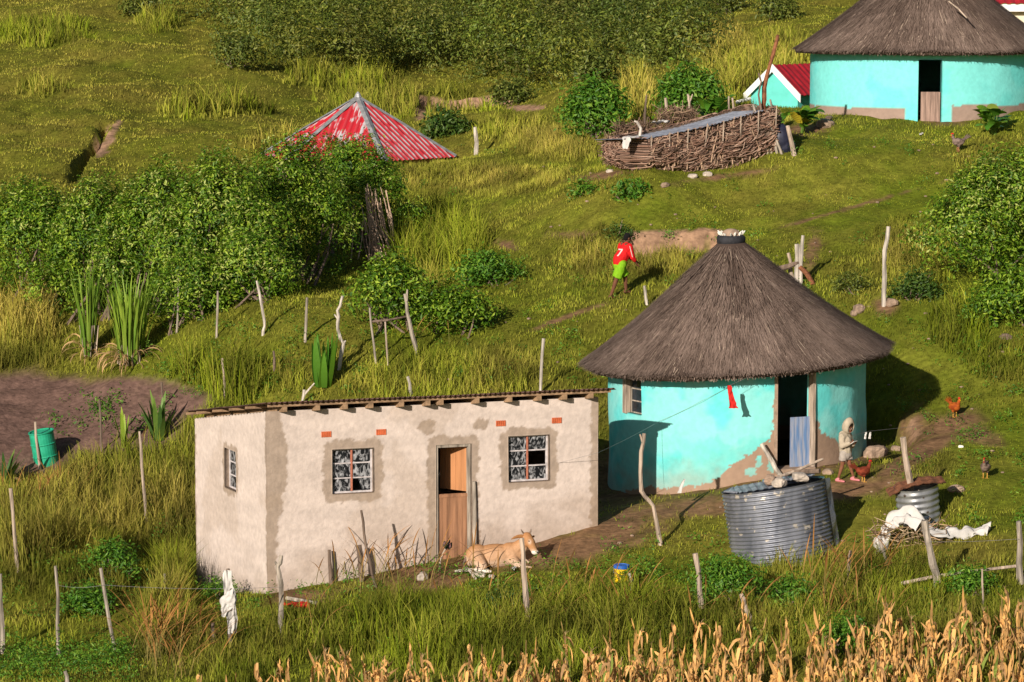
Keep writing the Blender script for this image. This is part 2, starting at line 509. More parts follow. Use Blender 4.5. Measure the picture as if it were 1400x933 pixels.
# house frame
FL = at(363, 563, 56.0)
def _yr(px, py, z):
    d = ray(px, py); return d * (z / d[2])
FR = _yr(818, 543, FL[2])
E1 = FR - FL; HW = np.linalg.norm(E1); E1 = E1 / HW
N2 = np.array([-E1[1], E1[0], 0.0])
E2 = rotz(R(8.5)) @ N2; N1 = np.array([E2[1], -E2[0], 0.0])
BLd = on_plane(266, 572, FL, N1)      # left wall plane
HD = np.dot(BLd - FL, E2)
HDROP = FL[2] - BLd[2]
ZT = FL[2]; ZB = -13.3
def house_uz(px, py, off=0.0):
    p = on_plane(px, py, FL - N2 * off, N2); return np.dot(p - FL, E1), p[2]
def hp(u, v, z): return FL * [1, 1, 0] + E1 * u + E2 * v + np.array([0, 0, z])
print('house', HW, HD, HDROP, FL, FR)

def in_house(x, y, m=0.0):
    v = ((x - FL[0]) * N2[0] + (y - FL[1]) * N2[1]) / (E2 @ N2); u = ((x - FL[0]) * N1[0] + (y - FL[1]) * N1[1]) / (E1 @ N1)
    return (u > -m) & (u < HW + m) & (v > -m) & (v < HD + m)
def in_hut(x, y, m=0.0):
    return (np.hypot(x - HUT_C[0], y - HUT_C[1]) < HUT_R + m) | (np.hypot(x - H2_C[0], y - H2_C[1]) < H2_R + m)

# ------------------------------------------------------------------ ground painting: bare soil, dryness, grass height
# (px, py, rx, ry, rot deg)  all of them lie on the terrain where that spot of the hillside is
SOIL = [(690,762,190,20,-9),(840,705,55,34,-20),(990,688,180,15,-6),(1150,668,90,13,-8),(1250,625,75,13,-33),(1305,585,45,18,-15),
        (1340,595,30,12,20),(410,818,40,10,0),(600,795,50,10,-8),(1245,592,20,28,10),(690,335,16,5,20),(1110,345,10,25,15),
        (820,240,40,5,-8),(790,322,30,5,0),(1000,240,60,4,-8),(1210,420,14,8,0),(1100,178,30,8,0),(1290,168,26,5,0),(780,432,50,3,-20),(1160,285,90,1.6,-16)]
PLOUGH = [(60,566,190,52,4),(190,545,95,28,4),(40,620,60,30,0)]
BANK = [(720,148,26,4,0),(153,184,6,22,28),(140,205,7,12,30),(575,155,9,9,0),(1248,590,9,20,12)]
def ells(px, py, L, soft=0.45):
    r = np.zeros(np.shape(px))
    for (cx, cy, rx, ry, rot) in L:
        a = R(rot); dx = px - cx; dy = py - cy
        u = (dx*math.cos(a) + dy*math.sin(a)) / rx; v = (-dx*math.sin(a) + dy*math.cos(a)) / ry
        r = np.maximum(r, sstep(1 + soft, 1 - soft, np.hypot(u, v)))
    return r

def soils(x, y, z):
    px, py = proj(np.c_[x, y, z])
    wob = (fbm(x*1.3, y*1.3, o=3, s=21) - 0.5)
    fine = (fbm(x*5, y*5, o=2, s=23) - 0.5)
    k = wob * 1.3 + fine * 0.9
    so = np.clip(ells(px, py, SOIL) + k * 0.9, 0, 1); so *= ells(px, py, SOIL, 0.8) > 0.02
    pl = np.clip(ells(px, py, PLOUGH, 0.25) * 1.2 + k * 0.5, 0, 1) * (ells(px, py, PLOUGH, 0.4) > 0.02) * (y > 62)
    bk = sstep(.35, .6, ells(px, py, BANK, 0.3) + k * 0.5) * (ells(px, py, BANK, 0.5) > 0.02)
    for (cx, cy, hw, dep, run) in BANKS:
        yb = cy + (fbm(x*1.5, x*0+cy, o=2, s=5) - .5) * .7
        k2 = (y < yb + .30) & (y > yb - .42 - wob*1.2) & (np.abs(x - cx) < hw*1.02 + wob*.8)
        bk = np.maximum(bk, k2*1.0)
    # the well trodden ring round each hut
    rr = np.hypot(x - HUT_C[0], y - HUT_C[1])
    so = np.maximum(so, sstep(HUT_R + 0.9, HUT_R + 0.2, rr) * 0.8)
    return so, pl, bk

# (px, py, rx, ry, height m, dryness 0..1)
TALL = [(60,50,60,16,1.0,.25),(55,125,50,10,.8,.3),(290,150,80,12,1.2,.3),(215,28,36,16,1.0,.3),(380,198,60,10,.8,.7),(560,145,100,16,1.0,.5),
        (480,110,80,20,.9,.4),(1000,120,50,30,1.1,.55),(1050,80,70,30,.8,.5),(870,140,25,25,1.1,.9),(980,60,50,20,.6,.85),(700,180,60,20,.5,.45),
        (600,345,75,42,1.05,.25),(560,395,60,20,.6,.5),(900,360,70,22,.45,.6),(820,350,60,40,.45,.55),(660,245,140,22,.28,.75),(760,200,70,22,.5,.7),
        (300,530,60,40,1.1,.2),(380,520,60,30,.5,.3),(640,520,120,30,.5,.45),(540,530,110,22,.55,.35),(700,500,60,30,.3,.5),
        (30,440,70,50,1.2,.95),(30,490,70,30,.7,.5),
        (250,600,60,30,.6,.5),(130,700,140,70,.75,.62),(230,690,60,60,.7,.6),(40,740,50,70,.9,.65),(100,800,120,35,.4,.3),(60,860,90,30,.2,.2),
        (230,850,45,60,1.0,.35),(320,890,90,40,.55,.4),(480,862,120,34,.55,.35),(620,868,120,34,.75,.30),(800,862,80,32,.7,.5),(880,870,90,40,.8,.25),
        (1000,860,60,40,.5,.2),(1150,790,110,35,.5,.5),(1240,800,60,40,.5,.45),(1350,790,60,30,.25,.25),(700,880,200,40,.6,.35),(1200,860,250,40,.5,.4),
        (1310,450,35,30,.8,.3),(1380,330,30,40,.5,.3),(1240,350,60,40,.4,.6),(1380,500,60,30,.3,.3)]
LOW = [(1150,280,220,70),(1000,270,160,40),(1200,210,160,30),(800,290,120,30),(450,440,70,40),(1300,500,80,40),(1350,640,70,60),(1210,570,60,30),(620,430,90,25),(1120,740,120,40)]
def grass_fields(x, y, z):
    px, py = proj(np.c_[x, y, z])
    n = fbm(x*0.45, y*0.45, o=3, s=31); n2 = fbm(x*2.2, y*2.2, o=2, s=33)
    h = np.full(len(x), 0.12); dry = 0.30 + 0 * h
    low = np.zeros(len(x))
    for (cx, cy, rx, ry) in LOW:
        low = np.maximum(low, sstep(1.3, 0.6, np.hypot((px-cx)/rx, (py-cy)/ry) + (n-.5)*1.0))
    h = h * (0.6 + 0.9 * n) * (1 - 0.45 * low)
    far = sstep(85, 110, y)
    h = h - far * 0.02
    dry = dry + far * 0.20
    for (cx, cy, rx, ry, hh, dd) in TALL:
        d = np.hypot((px-cx)/rx, (py-cy)/ry) + (n - .5) * 1.1 + (n2 - .5) * 0.5
        k = sstep(1.15, 0.75, d)
        h = np.maximum(h, k * hh * (0.55 + 0.9 * n2)); dry = dry * (1 - k) + dd * k
    for (cx, cy, rx, ry) in ((960,728,120,34),(1170,730,90,40),(1320,760,90,36),(880,690,60,30),(1120,690,60,20)):
        dry = np.maximum(dry, .78*sstep(1.2, .5, np.hypot((px-cx)/rx, (py-cy)/ry) + (n-.5)*1.4))
    cap = sstep(sum([np.interp(px, [380, 560, 700, 860, 960], [842, 812, 800, 815, 842])]), sum([np.interp(px, [380, 560, 700, 860, 960], [862, 836, 826, 842, 862])]), py)
    near = (y < 57.5) & (px > 370) & (px < 980)
    h = np.where(near, np.minimum(h, .09 + .9*cap), h)
    return h, np.clip(dry + (n - .5) * 0.9 + (n2 - .5) * 0.5, 0, 1), low

# ------------------------------------------------------------------ the ground: one sheet to the horizon
def build_ground():
    xs, ys, X, Y, Z = GX, GY, _X, _Y, GZ
    V = np.c_[X.ravel(), Y.ravel(), Z.ravel()]
    nx, ny = len(xs), len(ys)
    i = (np.arange(ny-1)[:, None] * nx + np.arange(nx-1)[None]).ravel()
    F = np.c_[i, i+1, i+1+nx, i+nx]
    x, y, z = V.T
    so, pl, bk = soils(x, y, z)
    h, dry, low = grass_fields(x, y, z)
    n = fbm(x*3, y*3, o=3, s=41)[:, None]
    n = np.clip(.5 + (n - .5)*1.5, 0, 1)
    g = np.array([.098, .122, .010]) * (1 - dry[:, None]) + np.array([.17, .14, .025]) * dry[:, None]
    g = g * (0.75 + 0.5 * n) * (1 + .25*low[:, None])
    soil = np.array([.20, .115, .062]) * (0.7 + 0.6 * n)
    plc = np.array([.16, .095, .075]) * (0.75 + 0.5 * n)
    bkc = np.array([.33, .20, .125]) * (0.75 + 0.5 * n)
    c = g
    for kk, cc in ((so, soil), (pl, plc), (bk, bkc)):
        c = c * (1 - kk[:, None]) + cc * kk[:, None]
    # clods of the tilled plot
    V[:, 2] += pl * (fbm(x*4, y*4, o=2, s=43) - .5) * 0.12
    o = npobj('ground', V, [F], M['ground'], c, smooth=True)
    o['kind'] = 'structure'
build_ground()

# ------------------------------------------------------------------ grass
def blades(P, h, wd, az, lean, cb, ct):
    n = len(P)
    t = np.c_[np.cos(az), np.sin(az), np.zeros(n)]
    ld = rng.uniform(0, 2*np.pi, n)
    L = np.c_[np.cos(ld), np.sin(ld), np.zeros(n)] * (lean * h)[:, None]
    up = np.c_[np.zeros(n), np.zeros(n), h]
    hw = (wd / 2)[:, None]
    V = np.empty((n, 5, 3))
    V[:, 0] = P - t*hw; V[:, 1] = P + t*hw
    mid = P + up * 0.55 + L * 0.35
    V[:, 2] = mid + t*hw*0.75; V[:, 3] = mid - t*hw*0.75
    V[:, 4] = P + up * (1 - 0.25 * np.minimum(lean, 1))[:, None] + L
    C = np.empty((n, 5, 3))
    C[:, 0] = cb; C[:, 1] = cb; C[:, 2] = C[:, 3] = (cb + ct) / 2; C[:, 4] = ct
    i = np.arange(n)[:, None] * 5
    return V.reshape(-1, 3), i + np.array([[0, 1, 2, 3]]), i + np.array([[3, 2, 4]]), C.reshape(-1, 3)

def grass_cols(dry, n):
    r1 = rng.uniform(0, 1, n)[:, None]; r2 = rng.uniform(0, 1, n)
    d = np.clip(dry + (r2 - .5) * 0.55, 0, 1)[:, None]
    green = np.array([.105, .165, .007]) * (1 - r1) + np.array([.285, .345, .014]) * r1
    straw = np.array([.30, .25, .035]) * (1 - r1) + np.array([.52, .41, .10]) * r1
    c = green * (1 - d) + straw * d
    return c

def grass_patch(name, y0, y1, dens, mode, wmin):
    hw = lambda yy: yy * 0.182 + 4.5
    area = (y1 - y0) * 2 * hw(y1)
    n = int(area * dens)
    x = rng.uniform(-hw(y1), hw(y1), n); y = rng.uniform(y0, y1, n)
    k = np.abs(x) < hw(y); x, y = x[k], y[k]
    if mode == 'tuft':
        m = 9
        x = np.repeat(x, m) + rng.normal(0, 0.09, len(x)*m); y = np.repeat(y, m) + rng.normal(0, 0.09, len(y)*m)
    z = terr(x, y)
    k = ~in_house(x, y, 0.05) & ~in_hut(x, y, 0.1)
    x, y, z = x[k], y[k], z[k]
    h, dry, low = grass_fields(x, y, z)
    so, pl, bk = soils(x, y, z)
    bare = np.maximum(np.maximum(so, pl * 1.3), bk)
    if mode == 'tuft':
        k = (h > 0.24) & (rng.uniform(0, 1, len(x)) > np.clip(bare * 1.6, 0, 1))
    else:
        k = (rng.uniform(0, 1, len(x)) > bare * 1.05)
        h = np.minimum(h, 0.28)
    x, y, z, h, dry = x[k], y[k], z[k], h[k], dry[k]
    n = len(x)
    hh = h * rng.uniform(0.5, 1.25, n)
    wd = np.maximum(wmin, 0.012 + 0.01 * hh) * rng.uniform(0.7, 1.3, n)
    lean = rng.uniform(0.05, 0.75, n) if mode == 'short' else rng.uniform(0.05, 0.6, n)
    c = grass_cols(dry, n)
    if mode == 'short': c = c*.6 + c.mean(0)*.4
    # patches of different grasses, darker and paler kinds growing side by side
    kind = fbm(x*.9, y*.9, o=3, s=131); kind2 = fbm(x*3.1, y*3.1, o=2, s=133)
    c = c * (.48 + .95*sstep(.30, .72, kind*.6 + kind2*.4))[:, None]
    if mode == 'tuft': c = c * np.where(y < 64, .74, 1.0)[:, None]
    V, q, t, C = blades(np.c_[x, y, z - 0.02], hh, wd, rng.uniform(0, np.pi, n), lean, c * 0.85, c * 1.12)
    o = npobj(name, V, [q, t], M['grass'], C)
    print(name, mode, n)
    return o
def stuff(o, label, cat): return tag(o, label, cat, None, 'stuff')
stuff(grass_patch('short_grass', 44, 64, 230, 'short', .014), 'short green grass on the near ground round the huts', 'grass')
stuff(grass_patch('pasture_grass', 64, 96, 190, 'short', .020), 'cropped green and straw coloured grass on the middle slope', 'grass')
stuff(grass_patch('hill_grass', 96, 168, 55, 'short', .035), 'olive grass covering the far hillside', 'grass')
stuff(grass_patch('tall_grass', 44, 64, 34, 'tuft', .013), 'tall uncut grass in the foreground round the pale house', 'grass')
stuff(grass_patch('slope_tall_grass', 64, 96, 17, 'tuft', .018), 'tall grass clumps growing on the middle slope', 'grass')
stuff(grass_patch('hill_tall_grass', 96, 168, 5, 'tuft', .04), 'pale reedy grass clumps on the far hillside', 'grass')

# ------------------------------------------------------------------ wall sheets with openings
def grid_wall(us, zs, pos, hole, inset):
    """front sheet on a (u,z) grid; pos(u,z,depth)->xyz; hole(u,z)->bool for cell centres; returns V,F incl. reveals"""
    U, Z = np.meshgrid(us, zs)
    nu, nz = len(us), len(zs)
    V = pos(U.ravel(), Z.ravel(), 0.0)
    uc = (us[:-1] + us[1:]) / 2; zc = (zs[:-1] + zs[1:]) / 2
    UC, ZC = np.meshgrid(uc, zc)
    hl = hole(UC, ZC)
    i = (np.arange(nz-1)[:, None] * nu + np.arange(nu-1)[None])
    k = ~hl
    F = np.c_[i[k], i[k]+1, i[k]+1+nu, i[k]+nu]
    Vi = pos(U.ravel(), Z.ravel(), inset)
    N = len(V); rev = []
    for r_ in range(nz-1):
        for c_ in range(nu-1):
            if not hl[r_, c_]: continue
            a, b, c, d = i[r_, c_], i[r_, c_]+1, i[r_, c_]+1+nu, i[r_, c_]+nu
            if c_ > 0 and not hl[r_, c_-1]: rev.append((a, d, d+N, a+N))
            if c_ < nu-2 and not hl[r_, c_+1]: rev.append((c, b, b+N, c+N))
            if r_ > 0 and not hl[r_-1, c_]: rev.append((b, a, a+N, b+N))
            if r_ < nz-2 and not hl[r_+1, c_]: rev.append((d, c, c+N, d+N))
    VV = np.r_[V, Vi]
    FF = np.r_[F, np.array(rev, int).reshape(-1, 4)]
    used = np.unique(FF); mp = np.full(len(VV), -1); mp[used] = np.arange(len(used))
    UU = np.r_[U.ravel(), U.ravel()][used]; ZZ = np.r_[Z.ravel(), Z.ravel()][used]
    return VV[used], mp[FF], UU, ZZ

def axis_with(a, b, step, cuts):
    cuts = sorted(set([a, b] + [c for c in cuts if a < c < b]))
    out = []
    for p, q in zip(cuts[:-1], cuts[1:]):
        n = max(1, int(round((q - p) / step)))
        out += list(np.linspace(p, q, n + 1)[:-1])
    return np.array(out + [cuts[-1]])

def rect_sdf(u, z, r):
    u0, z0, u1, z1 = r
    dx = np.maximum(np.maximum(u0 - u, u - u1), 0); dz = np.maximum(np.maximum(z0 - z, z - z1), 0)
    return np.hypot(dx, dz)

# ------------------------------------------------------------------ the pale plastered house
house = root('plastered_house', hp(0, 0, gz(FL[0], FL[1])), 'pale beige plastered house with flat sloping tin roof and two front windows', 'house')
def rect_px(x0, y0, x1, y1):
    a = house_uz(x0, y0); b = house_uz(x1, y1); return (a[0], b[1], b[0], a[1])
W1 = rect_px(454, 615, 511, 673); W2 = rect_px(695, 597, 751, 657); DR = rect_px(596, 609, 644, 752)
DRTOP = DR[3]
DR = (DR[0], ZB, DR[2], DR[3])
rects = [W1, W2, DR]
us = axis_with(0, HW, 0.028, [c for r in rects for c in (r[0], r[2])])
zs = axis_with(ZB, ZT, 0.028, [c for r in rects for c in (r[1], r[3])])
def hole(u, z):
    k = np.zeros(u.shape, bool)
    for r in rects: k |= (u > r[0]) & (u < r[2]) & (z > r[1]) & (z < r[3])
    return k
def pos(u, z, d):
    und = (fbm(u*1.2, z*1.2, o=2, s=51) - .5) * 0.025 * (d == 0)
    return (FL * [1, 1, 0])[None] + np.outer(u, E1) + np.outer(und + d * 1.0, E2) + np.c_[np.zeros(len(u)), np.zeros(len(u)), z]
V, F, UU, ZZ = grid_wall(us, zs, pos, hole, 0.16)
BASE = np.array([.61, .51, .455]); PATCH = np.array([.38, .295, .235])
def wall_col(u, z, patches, blobs, strips, gline):
    n = fbm(u*2.3, z*2.3, o=3, s=61); nf = fbm(u*9, z*9, o=3, s=62); nl = fbm(u*0.8, z*5.0, o=3, s=63)
    c = BASE[None] * (0.90 + 0.2 * nl[:, None]) * (0.94 + 0.12 * n[:, None])
    d = np.full(len(u), 9.0)
    for r, m in patches: d = np.minimum(d, rect_sdf(u, z, r) - m)
    for (a, b, rr) in blobs: d = np.minimum(d, np.hypot(u - a, (z - b) * 1.3) - rr)
    for f in strips: d = np.minimum(d, f(u, z))
    d = d + (nf - .5) * 0.15 + (n - .5) * 0.10 + (fbm(u*22, z*22, o=2, s=69) - .5) * .06
    k = sstep(0.02, -0.02, d)[:, None]
    c = c * (1 - k) + PATCH * (0.85 + 0.3 * nf[:, None]) * k
    # damp stain near the soil and drips
    g = sstep(1.0, 0.0, z - gline(u) + (n - .5) * 0.8)
    c = c * (1 - 0.42 * g[:, None]) + np.array([.25, .165, .10]) * 0.42 * g[:, None]
    s = sstep(.60, .72, fbm(u*1.1 + 7, z*1.3, o=4, s=66))[:, None] * 0.25
    return c * (1 - s) + np.array([.38, .28, .20]) * s
gl_f = lambda u: np.interp(u, [0, HW*.5, HW], [-12.05, -11.6, -11.0])
lum = lambda a, b: house_uz(a, b)
strips = [lambda u, z: u - np.interp(z, [-12.2, -10.8, -10.2, -9.6, -9.0, -8.3], [.24, .20, .26, .42, .42, .27]),
          lambda u, z: HW - 0.16 - u]
cols = wall_col(UU, ZZ, [(W1, .17), (W2, .17), ((DR[0], DR[1], DR[2], DR[3]), .17)],
                [(*lum(585, 584), .19), (*lum(657, 580), .17)], strips, gl_f)
wall = npobj('wall', V, [F], M['plaster'], cols, house)
wall['label'] = 'pale front wall with grey cement patches round door and windows'
# left side wall
LW = None
a = on_plane(307, 612, FL, N1); b = on_plane(323, 673, FL, N1)
LWr = (np.dot(b - FL, E2), b[2], np.dot(a - FL, E2), a[2])
vs = axis_with(0, HD, 0.03, [LWr[0], LWr[2]])
zz = axis_with(ZB, ZT - 0.0, 0.03, [LWr[1], LWr[3]])
top = lambda v: ZT - HDROP * v / HD
def pos2(v, z, d):
    zc = np.minimum(z, top(v))
    und = (fbm(v*1.2, z*1.2, o=2, s=52) - .5) * 0.025 * (d == 0)
    return (FL * [1, 1, 0])[None] + np.outer(v, E2) + np.outer(und + d, E1) + np.c_[np.zeros(len(v)), np.zeros(len(v)), zc]
V, F, UU, ZZ = grid_wall(vs, zz, pos2, lambda u, z: ((u > LWr[0]) & (u < LWr[2]) & (z > LWr[1]) & (z < LWr[3])) | (z > top(u)), 0.16)
cols = wall_col(UU, ZZ, [(LWr, .10)], [], [lambda u, z: u - 0.03, lambda u, z: HD - 0.05 - u], lambda v: np.interp(v, [0, HD], [-12.2, -12.6]))
o = npobj('wall', V, [F], M['plaster'], cols, house)
# right, back walls (thick)
mb = MB()
mb.hexa([hp(HW-.16, .16, ZB), hp(HW-.003, .005, ZB), hp(HW-.003, HD, ZB), hp(HW-.16, HD, ZB), hp(HW-.16, .16, ZT-.01), hp(HW-.003, .005, ZT), hp(HW-.003, HD, ZT-HDROP), hp(HW-.16, HD, ZT-HDROP)])
mb.build('wall', M['plaster'], house, colf=lambda v: np.tile(BASE, (len(v), 1)))
mb = MB(); mb.box(hp(0.005, HD, ZB), E1*(HW-.01), -E2*.16, (0, 0, ZT-HDROP-ZB-.01))
mb.build('wall', M['plaster'], house, colf=lambda v: np.tile(BASE, (len(v), 1)))
# rafters
SL = -HDROP / HD
def rz(v, dz=0): return ZT + SL * v + dz
for px in (387, 432, 470, 505, 547, 583, 601, 650, 695, 735, 770, 806):
    u = house_uz(px, 556, .2)[0]
    m = MB(); hh = .10; ww = .075
    c8 = []
    for zt in (-hh, 0.0):
        for (uu, vv) in ((u-ww/2, -.24), (u+ww/2, -.24), (u+ww/2, HD+.2), (u-ww/2, HD+.2)):
            c8.append(hp(uu, vv, rz(vv, .075 + zt)))
    m.hexa(c8); m.build('rafter', M['beam'], house)
# purlins, the front one reads as a plank under the sheet edge
for v in (-.20, .55, 1.5, 2.5, 3.5, HD - .1):
    m = MB(); c8 = []
    v1 = v + (.05 if v > 0 else .04)
    ov = .20 if v > 0 else .02
    for zt in (.078, .128):
        for (uu, vv) in ((-ov, v), (HW+.18, v), (HW+.18, v1), (-ov, v1)):
            c8.append(hp(uu, vv, rz(vv, zt)))
    m.hexa(c8); m.build('purlin', M['beam'], house)
# corrugated sheet
nu = 420
uu = np.linspace(-.10, HW + .26, nu); vv = np.linspace(-.28, HD + .25, 8)
U, Vv = np.meshgrid(uu, vv)
zc = rz(Vv, .155) + 0.018 * np.sin(U * 2*math.pi / .105) + (fbm(U*.8, Vv*.8, s=71) - .5) * .03
up_ = np.array([hp(a, b, c) for a, b, c in zip(U.ravel(), Vv.ravel(), zc.ravel())])
i = (np.arange(7)[:, None] * nu + np.arange(nu-1)[None]).ravel(); F1 = np.c_[i, i+1, i+1+nu, i+nu]
npobj('roof', np.r_[up_, up_ - [0, 0, .008]], [F1, F1[:, ::-1] + len(up_)], M['tin_rust'], None, house)
# window: frame, mullion, bars, panes
def window(r, parent_root, pt, nx, nz, dep, missing=(), t=.035, glass='pane', paint='frame_pale'):
    """pt(u, d, z) -> xyz"""
    u0, z0, u1, z1 = r
    f = MB()
    def bar(a, b, c, d, dd=.04, d0=dep): 
        o_ = pt(a, d0, b); f.box(o_, pt(c, d0, b) - o_, pt(a, d0 + dd, b) - o_, pt(a, d0, d) - o_)
    bar(u0, z0, u0 + t, z1); bar(u1 - t, z0, u1, z1); bar(u0 + t, z0, u1 - t, z0 + t); bar(u0 + t, z1 - t, u1 - t, z1)
    for j in range(1, nz):
        z = z0 + (z1 - z0) * j / nz; bar(u0 + t, z - .013, u1 - t, z + .013, .03, dep + .004)
    fr = f.build('window', M[paint], parent_root)
    f = MB()
    for k in range(1, nx):
        u = u0 + (u1 - u0) * k / nx
        o_ = pt(u - .016, dep - .006, z0 + t); f.box(o_, pt(u + .016, dep - .006, z0 + t) - o_, pt(u - .016, dep + .05, z0 + t) - o_, pt(u - .016, dep - .006, z1 - t) - o_)
    if nx > 1: f.build('mullion', M['frame_red'], fr)
    for k in range(nx):
        for j in range(nz):
            if (k, j) in missing: continue
            a = u0 + (u1 - u0) * k / nx + .02; b = u0 + (u1 - u0) * (k+1) / nx - .02
            c = z0 + (z1 - z0) * j / nz + .014; d = z0 + (z1 - z0) * (j+1) / nz - .014
            g = MB(); o_ = pt(a, dep + .016, c); g.box(o_, pt(b, dep + .016, c) - o_, pt(a, dep + .021, c) - o_, pt(a, dep + .016, d) - o_)
            g.build('pane', M[glass], fr)
    return fr
pf = lambda u, d, z: hp(u, d, z)
window(W1, house, pf, 2, 3, .075, [(1, 0)])
window(W2, house, pf, 2, 3, .075, [(1, 1)])
window(LWr, house, lambda u, d, z: hp(d, u, z), 1, 3, .09)
# half glass left in the broken pane
g = MB(); um = (W1[0] + W1[2]) / 2; zq = W1[1] + .02
g.hexa([hp(um+.22, .092, zq), hp(W1[2]-.03, .092, zq), hp(W1[2]-.03, .097, zq), hp(um+.22, .097, zq), hp(um+.14, .092, zq+.28), hp(W1[2]-.03, .092, zq+.28), hp(W1[2]-.03, .097, zq+.28), hp(um+.14, .097, zq+.28)])
g.build('pane', M['pane'], house)
# door frame, lower leaf, open upper leaf
u0, _, u1, z1 = DR
zm = house_uz(620, 676)[1]; zl = gz(*hp((u0+u1)/2, 0, 0)[:2]) - .15
f = MB()
f.box(hp(u0+.002, .02, zl), E1*.05, E2*.09, (0, 0, z1 - zl - .06)); f.box(hp(u1-.052, .02, zl), E1*.05, E2*.09, (0, 0, z1 - zl - .06)); f.box(hp(u0+.002, .018, z1-.06), E1*(u1-u0-.004), E2*.094, (0, 0, .058))
f.build('door_frame', M['wood_grey'], house)
d = MB()
n = 6; ww = (u1 - u0 - .11) / n
for k in range(n): d.box(hp(u0+.055 + k*ww, .06 + .003*(k % 2), zl), E1*(ww-.006), E2*.035, (0, 0, zm - zl))
d.box(hp(u0+.055, .052, zm - .07), E1*(ww*n), E2*.008, (0, 0, .06))
lo = d.build('door', M['door_wood'], house); lo['label'] = 'closed lower half of the plank door'
d = MB(); a = R(58); dx = -E1*math.cos(a) + E2*math.sin(a); dn = E1*math.sin(a) + E2*math.cos(a)
hb = hp(u1 - .055, .10, zm + .03); ww = (u1-u0-.11)/5
for k in range(5): d.box(hb + dx*ww*k, dx*(ww-.006), dn*.03, (0, 0, z1 - .09 - zm))
lo = d.build('door', M['door_new'], house); lo['label'] = 'upper half of the plank door swung open inwards'
# timber post leaning at the right jamb
MB().tube([hp(u1+.07, -.04, zl), hp(u1+.06, -.03, zm-.1), hp(u1+.05, -.03, zm+.25)], [.05, .045, .04], 8).build('door_post', M['wood_grey'], house)
# air bricks
for (x0, y0) in ((446, 594), (521, 591), (684.5, 579), (761, 575)):
    uu, zz_ = house_uz(x0, y0); ab = MB(); w_, h_ = .10, .058
    for k in range(5): ab.box(hp(uu - w_ + k*(2*w_-.024)/4, -.012, zz_-h_), E1*.024, E2*.03, (0, 0, 2*h_))
    ab.box(hp(uu-w_, -.010, zz_+h_-.018), E1*2*w_, E2*.028, (0, 0, .016)); ab.box(hp(uu-w_, -.010, zz_-h_+.002), E1*2*w_, E2*.028, (0, 0, .016))
    ab.box(hp(uu-w_+.002, -.003, zz_-h_+.004), E1*(2*w_-.004), E2*.012, (0, 0, 2*h_-.008))
    ab.build('air_brick', M['brick'], house)

# ------------------------------------------------------------------ round huts
TURQ = np.array([.13, .64, .63])
MUD = np.array([.33, .22, .155])
def cyl_hit(px, py, C, r):
    d = ray(px, py); A = d[0]**2 + d[1]**2; B = -2*(d[0]*C[0] + d[1]*C[1]); D = C @ C - r*r
    t = (-B - math.sqrt(max(B*B - 4*A*D, 0))) / (2*A)
    p = d*t; return math.atan2(p[0]-C[0], -(p[1]-C[1])), p[2]

